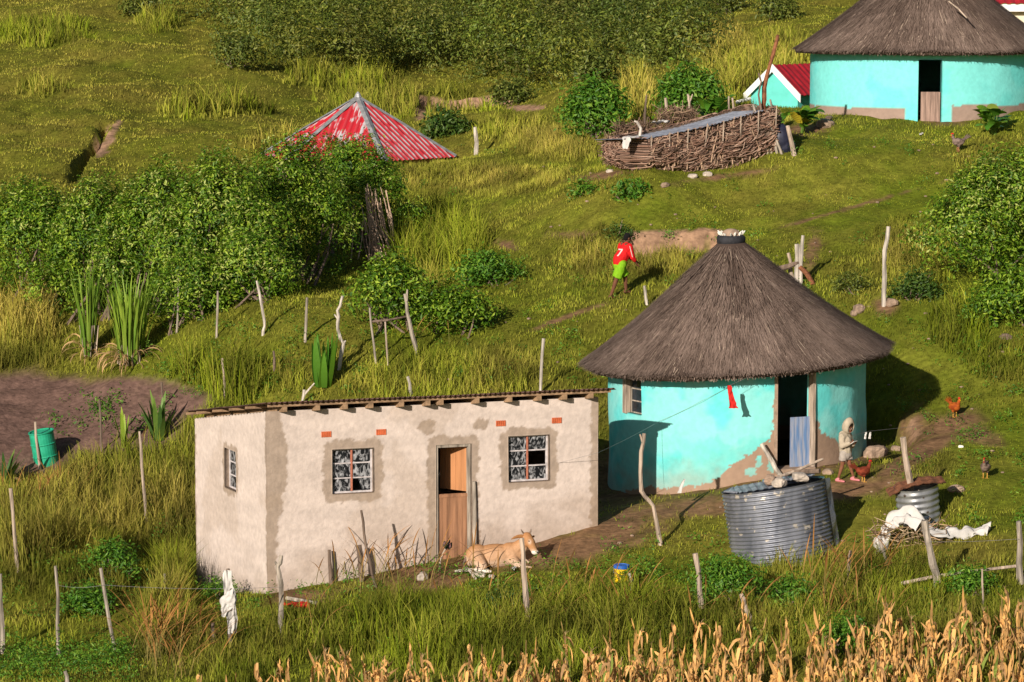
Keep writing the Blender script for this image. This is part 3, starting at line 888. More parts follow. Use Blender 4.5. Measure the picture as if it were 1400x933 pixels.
def thatch(root_o, C, r_eave, z_eave, z_apex, r_top, tilt, n_straw, pal, sc=1.0, seed=1):
    """cone of thatch: a solid core and layers of straw lying on it"""
    lr = np.random.default_rng(seed)
    ct = np.array([C[0], C[1], z_eave]); Rm = roty(-tilt)
    eave_n = lambda a: (fbm(np.sin(a)*4, np.cos(a)*4, o=3, s=seed+9) - .5) * .17
    nr, na = 10, 96
    V = []; 
    for i in range(nr + 1):
        t = i / nr; r = r_eave + (r_top - r_eave) * t; z = (z_apex - z_eave) * (t - 0.05 * math.sin(math.pi * t)) 
        a = np.arange(na) * 2*math.pi / na; r = r + eave_n(a)*(1-t)
        V.append(np.c_[np.sin(a)*r, -np.cos(a)*r, z + eave_n(a+2)*.5*(1-t)])
    th = 0.16
    a = np.arange(na) * 2*math.pi / na
    jit = 0.05 * (fbm(np.sin(a)*5, np.cos(a)*5, s=seed) - .5)
    V.append(np.c_[np.sin(a)*(r_eave-.06), -np.cos(a)*(r_eave-.06), -th*.9 + jit])
    V.append(np.c_[np.sin(a)*(r_eave-.55), -np.cos(a)*(r_eave-.55), -.02 + 0*a])
    rings = [len(V)-1, len(V)-2] + list(range(nr+1))
    V = np.concatenate(V); F = []
    for p, q in zip(rings[:-1], rings[1:]):
        j = np.arange(na); k = (j+1) % na
        F.append(np.c_[p*na+j, p*na+k, q*na+k, q*na+j])
    inner = len(V); V = np.r_[V, [[0, 0, z_apex - z_eave - .3]]]
    j = np.arange(na); k = (j+1) % na
    tri = np.c_[(nr+2)*na+k, (nr+2)*na+j, np.full(na, inner)]
    tpi = len(V); V = np.r_[V, [[0, 0, z_apex - z_eave + .02]]]
    tri2 = np.c_[nr*na+j, nr*na+k, np.full(na, tpi)]
    Vw = V @ Rm.T + ct
    core = npobj('roof', Vw, [np.concatenate(F), np.r_[tri, tri2]], M['thatch'], np.tile(pal[0]*.8, (len(V), 1)), root_o, smooth=True)
    core['label'] = 'grey brown thatched cone roof'
    # straws
    n = n_straw
    t = 1 - np.sqrt(lr.uniform(0.0, 1, n)); t = np.clip(t * 1.03 - 0.02, -.01, .98)
    ea = lr.uniform(0, 2*math.pi, n)
    H = z_apex - z_eave; slope = math.atan2(H, r_eave - r_top)
    ln = lr.uniform(.22, .55, n) * sc; wd = lr.uniform(.007, .018, n) * sc
    r = r_eave + (r_top - r_eave) * t + eave_n(ea)*(1-t); z = H * (t - .05*np.sin(math.pi*np.clip(t, 0, 1))) + eave_n(ea+2)*.5*(1-t)
    rad = np.c_[np.sin(ea), -np.cos(ea), 0*ea]; tan = np.c_[np.cos(ea), np.sin(ea), 0*ea]
    dn = rad * math.cos(slope) - np.array([0, 0, 1]) * math.sin(slope)
    nrm = rad * math.sin(slope) + np.array([0, 0, 1]) * math.cos(slope)
    yaw = lr.normal(0, .10, n)[:, None]
    dr = dn * np.cos(yaw) + tan * np.sin(yaw)
    sd_ = np.cross(nrm, dr)
    P0 = rad * r[:, None] + np.c_[0*z, 0*z, z] + nrm * lr.uniform(-.005, .02, n)[:, None]
    P1 = P0 + dr * ln[:, None] + nrm * lr.uniform(.012, .05, n)[:, None]
    # straws past the eave droop a little and end ragged
    rr1 = np.hypot(P1[:, 0], P1[:, 1]); over = np.maximum(rr1 - r_eave - eave_n(ea) - .07 * lr.uniform(0, 1, n), 0)
    P1 = P1 - dr * np.minimum(over * 1.2, ln * .8)[:, None]
    hw_ = (wd / 2)[:, None]
    V = np.stack([P0 - sd_*hw_, P0 + sd_*hw_, P1 + sd_*hw_*.6, P1 - sd_*hw_*.6], 1)
    # tier banding and weathering of the straw itself
    ang_n = fbm(np.sin(ea)*3*3, np.cos(ea)*3*3, t*4, o=3, s=seed+5)
    patch = fbm(np.sin(ea)*2.2, np.cos(ea)*2.2, t*2.5, o=3, s=seed+15)
    k = np.clip(lr.uniform(0, 1, n) * .75 + (ang_n - .5) * .8 + (patch - .5) * .9, 0, 1)[:, None]
    c = pal[0] * (1 - k) + pal[1] * k
    odd = lr.uniform(0, 1, n) < .02
    c[odd] = pal[2]
    Vw = V.reshape(-1, 3) @ Rm.T + ct
    i = np.arange(n)[:, None]*4
    npobj('thatch_straw', Vw, [i + np.array([[0, 1, 2, 3]])], M['thatch'], np.repeat(c, 4, 0), root_o)
    # hanging fringe under the eave
    n = int(n_straw * .10); ea = lr.uniform(0, 2*math.pi, n)
    rad = np.c_[np.sin(ea), -np.cos(ea), 0*ea]; tan = np.c_[np.cos(ea), np.sin(ea), 0*ea]
    P0 = rad * (r_eave + eave_n(ea) - lr.uniform(0, .14, n))[:, None] + np.c_[0*ea, 0*ea, lr.uniform(-.12, .03, n)]
    dd = rad * .25 + np.array([0, 0, -1.0]) + lr.normal(0, .25, (n, 3)); dd /= np.linalg.norm(dd, axis=1)[:, None]
    P1 = P0 + dd * lr.uniform(.02, .075, n)[:, None]
    V = np.stack([P0 - tan*.008, P0 + tan*.008, P1 + tan*.005, P1 - tan*.005], 1).reshape(-1, 3) @ Rm.T + ct
    k = lr.uniform(0, 1, n)[:, None]; c = pal[0]*.8*(1-k) + pal[1]*k
    i = np.arange(n)[:, None]*4
    npobj('thatch_fringe', V, [i + np.array([[0, 1, 2, 3]])], M['thatch'], np.repeat(c, 4, 0), root_o)

def hut_wall(root_o, C, r, zb, zt, holes, colf, seed, step=.032):
    th = axis_with(-math.pi, math.pi, step / r, [c for h in holes for c in (h[0], h[2])])
    zs = axis_with(zb, zt, step, [c for h in holes for c in (h[1], h[3])])
    def hole(u, z):
        k = np.zeros(u.shape, bool)
        for h in holes: k |= (u > h[0]) & (u < h[2]) & (z > h[1]) & (z < h[3])
        return k
    def pos(u, z, d):
        rr = r - d + ((fbm(np.sin(u)*r*.7, np.cos(u)*r*.7, z*.6, o=3, s=seed) - .5) * .14 if d == 0 else 0)
        return np.c_[C[0] + rr*np.sin(u), C[1] - rr*np.cos(u), z]
    V, F, UU, ZZ = grid_wall(th, zs, pos, hole, .18)
    V2 = V
    o = npobj('wall', V2, [F], M['mudwall'], colf(V, UU, ZZ), root_o, smooth=True)
    o['label'] = 'turquoise painted mud wall'
    return o
def hut_pt(C, r):
    return lambda u, d, z: np.array([C[0] + (r-d)*math.sin(u), C[1] - (r-d)*math.cos(u), z])

# near hut
hut = root('thatched_hut', (HUT_C[0], HUT_C[1], -10.6), 'turquoise round thatched hut with a black tyre on its peak', 'hut')
a = cyl_hit(1063, 511, HUT_C, HUT_R); b = cyl_hit(1109, 640, HUT_C, HUT_R)
DH = (a[0], -13, b[0], -7.6)
DH = (a[0], -12.5, b[0], a[1])
a = cyl_hit(856, 514, HUT_C, HUT_R); b = cyl_hit(877, 568, HUT_C, HUT_R)
WH = (a[0], b[1], b[0], a[1])
MUDP = [(820,678),(888,666),(945,667),(970,661),(990,646),(1005,634),(1020,623),(1035,614),(1050,603),(1056,585),(1058,550),(1061,545),(1062,640),(1110,640),(1110,575),(1119,572),(1122,592),(1142,600),(1156,622),(1175,640),(1205,640),(1205,720),(820,720)]
PALE_ISLE = [(1027,645,9,6),(1037,632,5,8),(1054,636,5,10)]
def hut_col(V, u, z):
    px, py = proj(V)
    n = fbm(u*9, z*3, o=3, s=81); nf = fbm(u*30, z*10, o=2, s=82)
    c = TURQ[None] * (0.92 + .16*n[:, None])
    pale = sstep(.38, .60, fbm(u*5+3, z*1.6, o=4, s=83) + .12*sstep(-8.2, -9.6, z))[:, None]*1.5
    c = c * (1 - .35*pale) + np.array([.34, .70, .66]) * .35*pale
    # deeper fresh paint low on the wall
    lowp = sstep(-.05, .1, (-9.45 - z) + (n-.5)*.9)[:, None] * sstep(-.8, -.2, u)[:, None]
    c = c * (1 - .35*lowp) + np.array([.05, .52, .46]) * .35*lowp
    front = np.abs(u) < 1.5
    n5 = fbm(u*60, z*22, o=2, s=86); ox, oy = (nf - .5)*6 + (n5 - .5)*5, (n - .5)*9 + (n5 - .5)*7
    k = in_poly(px + ox, py + oy, MUDP) & front
    for (cx, cy, rx, ry) in PALE_ISLE: k &= ~(np.hypot((px+ox-cx)/rx, (py+oy*.5-cy)/ry) < 1)
    c = np.where(k[:, None], MUD * (.85 + .3*n[:, None]), c)
    dirt = sstep(.75, .0, z - np.interp(u, [-1.2, .3, 1.2], [-10.95, -10.3, -9.9]) + (n-.5)*.9)[:, None]*.45
    c = c*(1-dirt) + MUD*1.1*dirt
    back = (~front) & (z < -10.0)
    return np.where(back[:, None], MUD, c)
hut_wall(hut, HUT_C, HUT_R, -12.5, -7.86, [DH, WH], hut_col, 84)
PAL = [np.array([.105, .072, .057]), np.array([.30, .218, .178]), np.array([.44, .34, .26])]
thatch(hut, HUT_C, 3.42, -7.97, -5.52, .30, R(3.7), 42000, PAL, 1.0, 5)
hpt = hut_pt(HUT_C, HUT_R)
# window of the near hut
fr = window(WH, hut, hpt, 1, 3, .10, t=.025, glass='dark_glass', paint='wood_grey')
MB().hexa([hpt(WH[0]-.035, -.03, WH[1]-.02), hpt(WH[0]+.02, -.03, WH[1]-.02), hpt(WH[0]+.02, .08, WH[1]-.02), hpt(WH[0]-.035, .08, WH[1]-.02),
           hpt(WH[0]-.035, -.03, WH[3]+.1), hpt(WH[0]+.02, -.03, WH[3]+.1), hpt(WH[0]+.02, .08, WH[3]+.1), hpt(WH[0]-.035, .08, WH[3]+.1)]).build('window_board', M['wood_pale'], hut)
# door
zs_ = on_plane(1085, 641, np.array([0, 60.1, 0]), np.array([0, 1, 0]))[2]
for (ua, ub, nm) in ((DH[2]-.002, DH[2]+.022, 0), (DH[0]-.022, DH[0]+.0, 1)):
    m = MB(); m.hexa([hpt(ua, -.05, zs_-.5), hpt(ub, -.05, zs_-.5), hpt(ub, .12, zs_-.5), hpt(ua, .12, zs_-.5), hpt(ua, -.05, DH[3]+.1), hpt(ub, -.05, DH[3]+.1), hpt(ub, .12, DH[3]+.1), hpt(ua, .12, DH[3]+.1)])
    m.build('door_jamb', M['wood_pale'] if nm == 0 else M['clay'], hut)
a = cyl_hit(1084, 572, HUT_C, HUT_R)
d = MB(); A = hpt(a[0], .10, zs_); B = hpt(DH[2]+.005, .06, zs_); ex = B - A; L_ = np.linalg.norm(ex); ex /= L_; ey = np.array([-ex[1], ex[0], 0])
for k in range(5): d.box(A + ex*L_*k/5 + ey*.002*(k % 2), ex*(L_/5-.006), ey*.03, (0, 0, a[1] - zs_))
d.build('door', M['door_blue'], hut)['label'] = 'weathered blue lower half door'
m = MB(); A = hpt(DH[0], -.16, zs_-.5); B = hpt(DH[2], -.16, zs_-.5)
m.box(A, B - A, (hpt((DH[0]+DH[2])/2, .3, 0) - hpt((DH[0]+DH[2])/2, -.16, 0)), (0, 0, .5)); m.build('doorstep', M['clay'], hut)
# peak: tyre, clay mound, white shells
TL = R(3.7); ax = roty(-TL) @ np.array([0, 0, 1.0])
ap = np.array([HUT_C[0], HUT_C[1], -7.97]) + ax * 2.41
ap = ap + np.array([0, 0, .0])
ty = MB(); NA, NB = 28, 10
for i in range(NA):
    a = 2*math.pi*i/NA
    for j in range(NB):
        b = 2*math.pi*j/NB; rr = .235 + .085*math.copysign(abs(math.cos(b))**.6, math.cos(b)); zz_ = .105*math.copysign(abs(math.sin(b))**.6, math.sin(b))
        ty.v.append(tuple(ap + np.array([rr*math.cos(a), rr*math.sin(a), .10 + zz_])))
for i in range(NA):
    for j in range(NB): ty.f.append((i*NB+j, ((i+1) % NA)*NB+j, ((i+1) % NA)*NB+(j+1) % NB, i*NB+(j+1) % NB))
ty.build('tyre', M['black'], hut, smooth=True)
MB().ell(ap + [0, 0, .16], (.25, .25, .19)).build('peak_mound', M['clay'], hut, smooth=True)
for k in range(15):
    a = 2*math.pi*k/15 + rng.uniform(-.15, .15); e = rng.uniform(.5, 1.1)
    dr = np.array([math.cos(a)*math.cos(e), math.sin(a)*math.cos(e), math.sin(e)])
    p0 = ap + np.array([math.cos(a)*.22, math.sin(a)*.22, .2])
    MB().tube([p0, p0 + dr*.06, p0 + dr*rng.uniform(.11, .16)], [.022, .028, .008], 6).build('shell', M['bone'], hut)

# far hut at the top right
hut2 = root('thatched_hut', (H2_C[0], H2_C[1], gz(*H2_C)), 'turquoise round hut with grey mud plinth at the top right', 'hut')
a = cyl_hit(1256, 82, H2_C, H2_R); b = cyl_hit(1286, 166, H2_C, H2_R)
D2 = (a[0], -6, b[0], a[1]); z2 = b[1]
zmud = cyl_hit(1200, 148, H2_C, H2_R)[1]
def hut2_col(V, u, z):
    px, py = proj(V); n = fbm(u*9, z*3, o=3, s=91)
    c = np.array([.16, .68, .66])[None] * (.94 + .12*n[:, None])
    pale = sstep(.42, .6, fbm(u*4+1, z*1.2, o=3, s=93))[:, None]
    c = c * (1-.25*pale) + np.array([.34, .74, .70])*.25*pale
    gap = (px > 1238) & (px < 1302)
    ztop = np.where(px < 1238, zmud, zmud + .10)
    k = (z < ztop + (n-.5)*.12) & ~gap & (np.abs(u) < 1.6) | ((z < zmud) & (np.abs(u) >= 1.6))
    return np.where(k[:, None], np.array([.33, .235, .19])*(.85+.3*n[:, None]), c)
hut_wall(hut2, H2_C, H2_R, -6.2, -1.76, [D2], hut2_col, 95, .06)
thatch(hut2, H2_C, 4.17, -1.80, 1.3, .25, 0.0, 30000, PAL, 1.35, 8)
hp2 = hut_pt(H2_C, H2_R)
a = cyl_hit(1259, 126, H2_C, H2_R)
d = MB(); A = hp2(a[0], .08, z2-.2); B = hp2(D2[2]-.004, .06, z2-.2); ex = B - A; L_ = np.linalg.norm(ex); ex /= L_; ey = np.array([-ex[1], ex[0], 0])
for k in range(4): d.box(A + ex*L_*k/4 + ey*.002*(k % 2), ex*(L_/4-.006), ey*.03, (0, 0, a[1] - z2 + .2))
d.build('door', M['door_grey'], hut2)['label'] = 'weathered grey brown lower half door'
# loose pale straw pole on the far roof
MB().tube([at(1297, 2, 87.6), at(1310, 12, 87.3), at(1322, 25, 87.0)], [.02, .025, .02], 6).build('roof_straw', M['wood_pale'], hut2)

# ------------------------------------------------------------------ small turquoise outhouse with red roof
P = at(1059, 143, 95.0)
oh = root('gabled_outhouse', (P[0], P[1], gz(P[0], P[1])), 'small turquoise outhouse with red tin roof and white barge boards', 'outhouse')
ang = R(-38); e1 = np.array([math.cos(ang), math.sin(ang), 0]); e2 = np.array([-e1[1], e1[0], 0])
gc = at(1059, 90, 95.0); pkz = gc[2]; hwid = .98; ez = at(1059, 127, 95.0)[2]; zb_ = gz(P[0], P[1]) - .8
g0 = np.array([gc[0], gc[1], 0])
def q(u, v, z): return g0 + e1*u + e2*v + np.array([0, 0, z])
m = MB(); DL = 3.6
pro = [(-hwid+.06, zb_), (hwid-.06, zb_), (hwid-.06, ez+.02), (0, pkz-.06), (-hwid+.06, ez+.02)]
m.add([q(u, 0, z) for u, z in pro] + [q(u, DL, z) for u, z in pro], [(0, 1, 2, 3, 4), (9, 8, 7, 6, 5), (0, 5, 6, 1), (1, 6, 7, 2), (2, 7, 8, 3), (3, 8, 9, 4), (4, 9, 5, 0)])
m.build('wall', M['turq_plain'], oh)
for s_ in (-1, 1):
    m = MB(); n = 40; V = []; 
    for j in range(n+1):
        v = -.12 + (DL+.3)*j/n; dz = .02*math.sin(j*1.9)
        V += [q(0, v, pkz+.03+dz), q(s_*(hwid+.12), v, ez-.06+dz)]
    F = [(2*j, 2*j+1, 2*j+3, 2*j+2) if s_ > 0 else (2*j+2, 2*j+3, 2*j+1, 2*j) for j in range(n)]
    m.add(V, F); m.add([np.array(p) - [0, 0, .012] for p in V], [f[::-1] for f in F]); m.build('roof', M['red_roof'], oh)
    m = MB(); a_ = q(0, -.16, pkz+.06); b_ = q(s_*(hwid+.14), -.16, ez-.04); m.hexa([b_ - [0, 0, .26], a_ - [0, 0, .26], a_ - [0, 0, .26] + e2*.035, b_ - [0, 0, .26] + e2*.035, b_, a_, a_ + e2*.035, b_ + e2*.035])
    m.build('barge_board', M['white_paint'], oh)
MB().tube([at(1007, 140, 94.4), at(1026, 135, 94.6)], .055, 8).build('drain_pipe', M['white_paint'], oh)

# ------------------------------------------------------------------ cream building behind the far hut
P = at(1400, 40, 104)
cb = root('cream_building', (P[0], P[1], gz(P[0], P[1])), 'cream walled building with white fascia and red roof behind the far hut', 'building')
x0 = at(1335, 40, 104)[0]; Y0 = 104; zt = at(1400, 16, 104)[2]
m = MB(); m.box((x0, Y0, -6), (9, 0, 0), (0, 6, 0), (0, 0, zt + 6)); m.build('wall', M['cream_paint'], cb)
m = MB(); m.box((x0-.3, Y0-.35, zt), (9.6, 0, 0), (0, .04, 0), (0, 0, .27)); m.build('fascia', M['white_paint'], cb)
m = MB(); n = 120; V = []
for j in range(n+1):
    x = x0-.35 + 9.7*j/n; dz = .02*math.sin(j*1.7)
    V += [(x, Y0-.42, zt+.29+dz), (x, Y0+3, zt+1.5+dz), (x, Y0+6.4, zt+.29+dz)]
F = []
for j in range(n): F += [(3*j, 3*j+3, 3*j+4, 3*j+1), (3*j+1, 3*j+4, 3*j+5, 3*j+2)]
m.add(V, F); m.build('roof', M['red_roof'], cb)

# ------------------------------------------------------------------ red hexagonal roof beyond the rise
C6 = at(490, 212, 105.0); za = at(490, 133, 105.0)[2]; ze = at(620, 213, 105.0)[2]
rr = root('red_roofed_hut', (C6[0], C6[1], gz(C6[0], C6[1])), 'hut with faded red tin pyramid roof showing behind the big hedge', 'hut')
def faded_red():
    m = bpy.data.materials.new('faded_red_sheet'); m.use_nodes = True
    t = m.node_tree; L = t.links; b = t.nodes['Principled BSDF']
    at_ = t.nodes.new('ShaderNodeAttribute'); at_.attribute_name = 'Col'
    L.new(at_.outputs['Color'], b.inputs['Base Color']); b.inputs['Roughness'].default_value = .6; b.inputs['Specular IOR Level'].default_value = .3
    return m
M['faded_red'] = faded_red()
th0 = R(17.5); R6 = 3.72
va = [np.array([C6[0] + R6*math.sin(th0 + k*math.pi/3), C6[1] - R6*math.cos(th0 + k*math.pi/3), ze]) for k in range(6)]
apx = np.array([C6[0], C6[1], za])
def facet(k):
    A, B = va[k], va[(k+1) % 6]
    nu, nv = 120, 60
    s_, t_ = np.meshgrid(np.linspace(0, 1, nu), np.linspace(0, .995, nv))
    s_, t_ = s_.ravel(), t_.ravel()
    e = A[None]*(1-s_)[:, None] + B[None]*s_[:, None]
    Pn = e*(1-t_)[:, None] + apx[None]*t_[:, None]
    mid = (A+B)/2; nrm = np.cross(B-A, apx-mid); nrm /= np.linalg.norm(nrm)
    eu = (B-A)/np.linalg.norm(B-A); uu = (Pn-A) @ eu
    Pn = Pn + nrm[None]*(.02*np.sin(uu*2*math.pi/.24))[:, None]
    i = (np.arange(nv-1)[:, None]*nu + np.arange(nu-1)[None]).ravel(); F = np.c_[i, i+1, i+1+nu, i+nu]
    ridge = sstep(.15, .55, np.sin(uu*2*math.pi/.24))
    n = fbm(uu*4.5, t_*11, o=4, s=100+k); n2 = fbm(uu*18, t_*9, o=3, s=110+k)
    worn = {0: .04 + .9*ridge*sstep(.30, .5, n), 5: sstep(.56, .66, n*.5+n2*.5) + .05*ridge, 4: sstep(.55, .62, n)*.8}.get(k, .3*ridge)
    worn = np.clip(worn, 0, 1) * (1 if k != 0 else sstep(.25, .5, n2+.12))
    if k == 5: worn = np.clip(worn + sstep(.72, .85, t_) * .5 * sstep(.4, .55, n2), 0, 1)
    col = np.array([.50, .018, .03])[None]*(1-worn)[:, None] + np.array([.52, .49, .51])[None]*worn[:, None]
    o = npobj('roof', Pn, [F], M['faded_red'], col, rr)
    return o
for k in range(6): facet(k)
for k in range(6):
    d_ = (apx - va[k]); up = np.array([0, 0, .03]); sdv = np.cross(d_, [0, 0, 1.0]); sdv /= np.linalg.norm(sdv)
    m = MB(); a_, b_ = va[k] + up, apx + up
    m.add([a_ - sdv*.13 - [0, 0, .02], a_ + [0, 0, .05], a_ + sdv*.13 - [0, 0, .02], b_ - sdv*.13 - [0, 0, .02], b_ + [0, 0, .05], b_ + sdv*.13 - [0, 0, .02]], [(0, 1, 4, 3), (1, 2, 5, 4)])
    m.build('ridge_flashing', M['zinc_pale'], rr)
MB().tube([apx + [0, 0, .0], apx + [0, 0, .12], apx + [0, 0, .2]], [.14, .09, .02], 10).build('roof_cap', M['zinc_pale'], rr)
wb = MB()
wv = [C6*[1, 1, 0] + (v - C6)*.86*[1, 1, 0] for v in va]
for k in range(6):
    A, B = wv[k], wv[(k+1) % 6]; wb.add([A + [0, 0, -10.5], B + [0, 0, -10.5], B + [0, 0, ze], A + [0, 0, ze]], [(0, 1, 2, 3)])
wb.build('wall', M['clay'], rr)
# ------------------------------------------------------------------ foliage
GREENS = {  # pairs of leaf colours
 'hedge': [(.036, .100, .006), (.13, .245, .012), (.34, .45, .04)],
 'dark':  [(.025, .065, .010), (.060, .120, .015), (.12, .18, .03)],
 'lush':  [(.040, .130, .010), (.100, .230, .018), (.20, .33, .03)],
 'scrub': [(.055, .085, .012), (.13, .165, .024), (.23, .25, .05)],
}
def leaves(lr, blobs, n_clump, per, size, pal, up=.35, sig=1.9, zmin=None, flower=0):
    """leaf clumps spread over and through a set of ellipsoid blobs"""
    vol = np.array([b[3]*b[4] + b[3]*b[5] + b[4]*b[5] for b in blobs]); vol = vol / vol.sum()
    bi = lr.choice(len(blobs), n_clump, p=vol)
    B = np.array(blobs)[bi]
    d = lr.normal(0, 1, (n_clump, 3)); d[:, 2] = np.abs(d[:, 2] + up) * np.where(lr.uniform(0, 1, n_clump) < .25, -1, 1)
    d /= np.linalg.norm(d, axis=1)[:, None]
    rad = lr.uniform(.55, 1.06, n_clump)**.6
    c = B[:, :3] + d * B[:, 3:6] * rad[:, None]
    ck = lr.uniform(0, 1, n_clump)
    n = n_clump * per
    C = np.repeat(c, per, 0) + lr.normal(0, size*(sig if per < 15 else 1.75)*.55, (n, 3))
    D = np.repeat(d, per, 0)
    nrm = D*.95 + lr.normal(0, .48, (n, 3)) + [0, 0, .25]; nrm /= np.linalg.norm(nrm, axis=1)[:, None]
    ax = np.cross(nrm, lr.normal(0, 1, (n, 3))); ax /= np.linalg.norm(ax, axis=1)[:, None]
    sd_ = np.cross(nrm, ax)
    L = (size * lr.uniform(.6, 1.35, n))[:, None]; W_ = L * .38
    fold = nrm * L * .10
    V = np.stack([C - ax*L*.5, C + sd_*W_*.5 + fold, C + ax*L*.5, C - sd_*W_*.5 + fold], 1)
    k = np.clip(np.repeat(ck, per)*.8 + lr.uniform(-.3, .45, n), 0, 1)[:, None]
    p = np.array(pal)
    col = np.where(k < .6, p[0]*(1-k/.6) + p[1]*(k/.6), p[1]*(1-(k-.6)/.4) + p[2]*((k-.6)/.4))
    if flower:
        m = (np.repeat(lr.uniform(0, 1, n_clump), per) < flower*3) & (lr.uniform(0, 1, n) < .4) & (D[:, 2] > -.2)
        col[m] = [.42, .47, .12]
    i = np.arange(n)[:, None]*4
    V = V.reshape(-1, 3)
    if zmin is not None: V[:, 2] = np.maximum(V[:, 2], zmin)
    return V, [i + np.array([[0, 1, 2]]), i + np.array([[0, 2, 3]])], np.repeat(col, 4, 0)

def bush(name, label, cat, px, py, wpx, hpx, pal, size, nclump, per=9, group=None, seed=0, depth=.8, nb=7, Y=None, flower=0, stems=5, trunk=0, lift=.0):
    lr = np.random.default_rng(seed + 1000)
    b = ground(px, py) if Y is None else at(px, py, Y)
    if Y is not None: b[2] = gz(b[0], b[1])
    s = b[1] / FPX; W = wpx * s; H = hpx * s; D = W * depth
    c0 = b + np.array([0, D*.42, 0])
    rt = root(name, (c0[0], c0[1], gz(c0[0], c0[1])), label, cat, group)
    blobs = []
    for i in range(nb):
        u = (i + .5) / nb * 2 - 1 + lr.uniform(-.12, .12); v = lr.uniform(-.6, .6)
        e = math.sqrt(max(1 - u*u*.75, .15)); 
        x = c0[0] + u*W*.36; y = c0[1] + v*D*.36
        zt = b[2] + H*(lift + (1-lift)*lr.uniform(.72, .9)*e); g_ = gz(x, y)
        zr = max((zt - g_) * .5, .12)
        blobs.append((x, y, zt - zr*.8, W*lr.uniform(.19, .27)*max(1, 5/nb), D*.26, zr))
    blobs.append((c0[0], c0[1], b[2] + H*(.5+.3*lift), W*.34, D*.36, H*(.46-.2*lift)))
    V, F, C = leaves(lr, blobs, nclump, per, size, GREENS[pal] if isinstance(pal, str) else pal, flower=flower)
    g_ = terr(V[:, 0], V[:, 1]); k = V[:, 2] < g_ - .02
    V[:, 2] = np.where(k, g_ + .01*lr.uniform(0, 1, len(V)), V[:, 2])
    npobj('foliage', V, F, M['leaf'], C, rt)
    m = MB()
    for j in range(stems):
        bb = blobs[lr.integers(len(blobs))]
        x0 = c0[0] + lr.uniform(-.25, .25)*W*(.3 if trunk else 1); y0 = c0[1] + lr.uniform(-.3, .1)*D*(.3 if trunk else 1)
        p0 = np.array([x0, y0, gz(x0, y0) - .1]); p1 = np.array(bb[:3]) + lr.normal(0, .1, 3)
        r0 = trunk if trunk else .02 + .006*H
        m.tube([p0, (p0+p1)/2 + lr.normal(0, .08, 3), p1], [r0, r0*.7, r0*.3], 6)
    if stems: m.build('trunk' if trunk else 'stem', M['wood_dark'], rt)
    return rt

HG = 'bushes of the big green hedge'
H_ = [ (485,352,150,172,330,'bush at the right end of the hedge with bare stems on its side'),
       (395,392,165,222,390,'tallest bush in the middle right of the hedge, before the red roof'),
       (300,420,170,225,420,'broad leafy bush in the middle of the long hedge'),
       (215,440,150,235,380,'pale tipped bush in the hedge behind the cane clumps'),
       (125,448,150,215,360,'bush in the hedge above the taller cane clump on the left'),
       (35,440,160,200,360,'bush at the left edge of the photo in the hedge'),
       (345,425,120,110,200,'lower bush at the foot of the hedge above the leaning white post'),
       (260,455,120,110,200,'low shaded bush at the hedge foot behind the thin grey posts')]
for i, (px, py, ww, hh, nc, lb) in enumerate(H_):
    bush('hedge_bush', lb, 'bush', px, py, ww*1.15, hh, 'hedge', .112, int(nc*2.9), 17, HG, seed=i, depth=.7, nb=8, flower=[.03, .05, .1, .14, .08, .05, .12, .1][i], stems=10)
bush('croton_bush', 'small orange leaved shrub poking up in front of the red roof', 'shrub', 452, 248, 44, 66, [(.30,.07,.02),(.12,.13,.02),(.22,.22,.03)], .12, 90, 8, seed=20, Y=93, stems=3)
# mid slope bushes
bush('round_bush', 'dark bush with leggy stems beside the forked grey fence post', 'bush', 535, 466, 112, 118, 'hedge', .13, 480, 9, 'bushes on the middle slope', 30, lift=.25, stems=9)
bush('round_bush', 'wide dark bush right of the forked grey fence post', 'bush', 612, 468, 130, 84, 'hedge', .13, 440, 9, 'bushes on the middle slope', 31)
bush('round_bush', 'low glossy bush behind the wide dark bush on the slope', 'bush', 665, 402, 100, 56, 'lush', .12, 300, 9, 'bushes on the middle slope', 32)
bush('round_tree', 'dense round bushy tree left of the stick pen', 'tree', 815, 197, 92, 92, 'lush', .17, 520, 9, None, 33, trunk=.07, nb=9)
bush('round_tree', 'leafy tree behind the stick pen and its pale posts', 'tree', 945, 165, 95, 75, 'lush', .17, 480, 9, None, 34, trunk=.07, nb=8)
bush('flowering_bush', 'large yellow green bush on the right side below the far hut', 'bush', 1398, 400, 262, 212, 'hedge', .115, 1700, 17, None, 35, depth=.6, nb=12, flower=.12, stems=5)
bush('round_bush', 'small dark bush right of the tall white post and its stone', 'bush', 1255, 418, 62, 48, 'dark', .11, 150, 9, 'bushes on the right slope', 36)
bush('round_bush', 'bush cut by the right edge of the photo below the large yellow green bush', 'bush', 1392, 458, 120, 95, 'hedge', .12, 520, 9, 'bushes on the right slope', 37)
bush('round_bush', 'low bush among the grass between the small dark bush and the right edge', 'bush', 1340, 452, 60, 36, 'lush', .10, 120, 9, 'bushes on the right slope', 38)
bush('round_bush', 'scruffy brown green weed bush behind the near thatched roof', 'bush', 1165, 408, 55, 34, 'scrub', .09, 90, 9, None, 39)
bush('weed_bush', 'bright green leafy weed at the left foot of the big tin tank', 'weed', 1000, 838, 92, 78, 'lush', .085, 330, 9, 'leafy weeds', 40)
bush('weed_bush', 'leafy weed under the right foot of the big tin tank', 'weed', 1085, 845, 80, 50, 'lush', .085, 200, 9, 'leafy weeds', 41)
bush('weed_bush', 'low leafy weed on the pasture below the left end of the stick pen', 'weed', 862, 277, 50, 28, 'lush', .14, 70, 7, 'leafy weeds', 42)
bush('weed_bush', 'small leafy weed left of the other weed below the stick pen', 'weed', 800, 270, 38, 20, 'lush', .13, 45, 7, 'leafy weeds', 43)
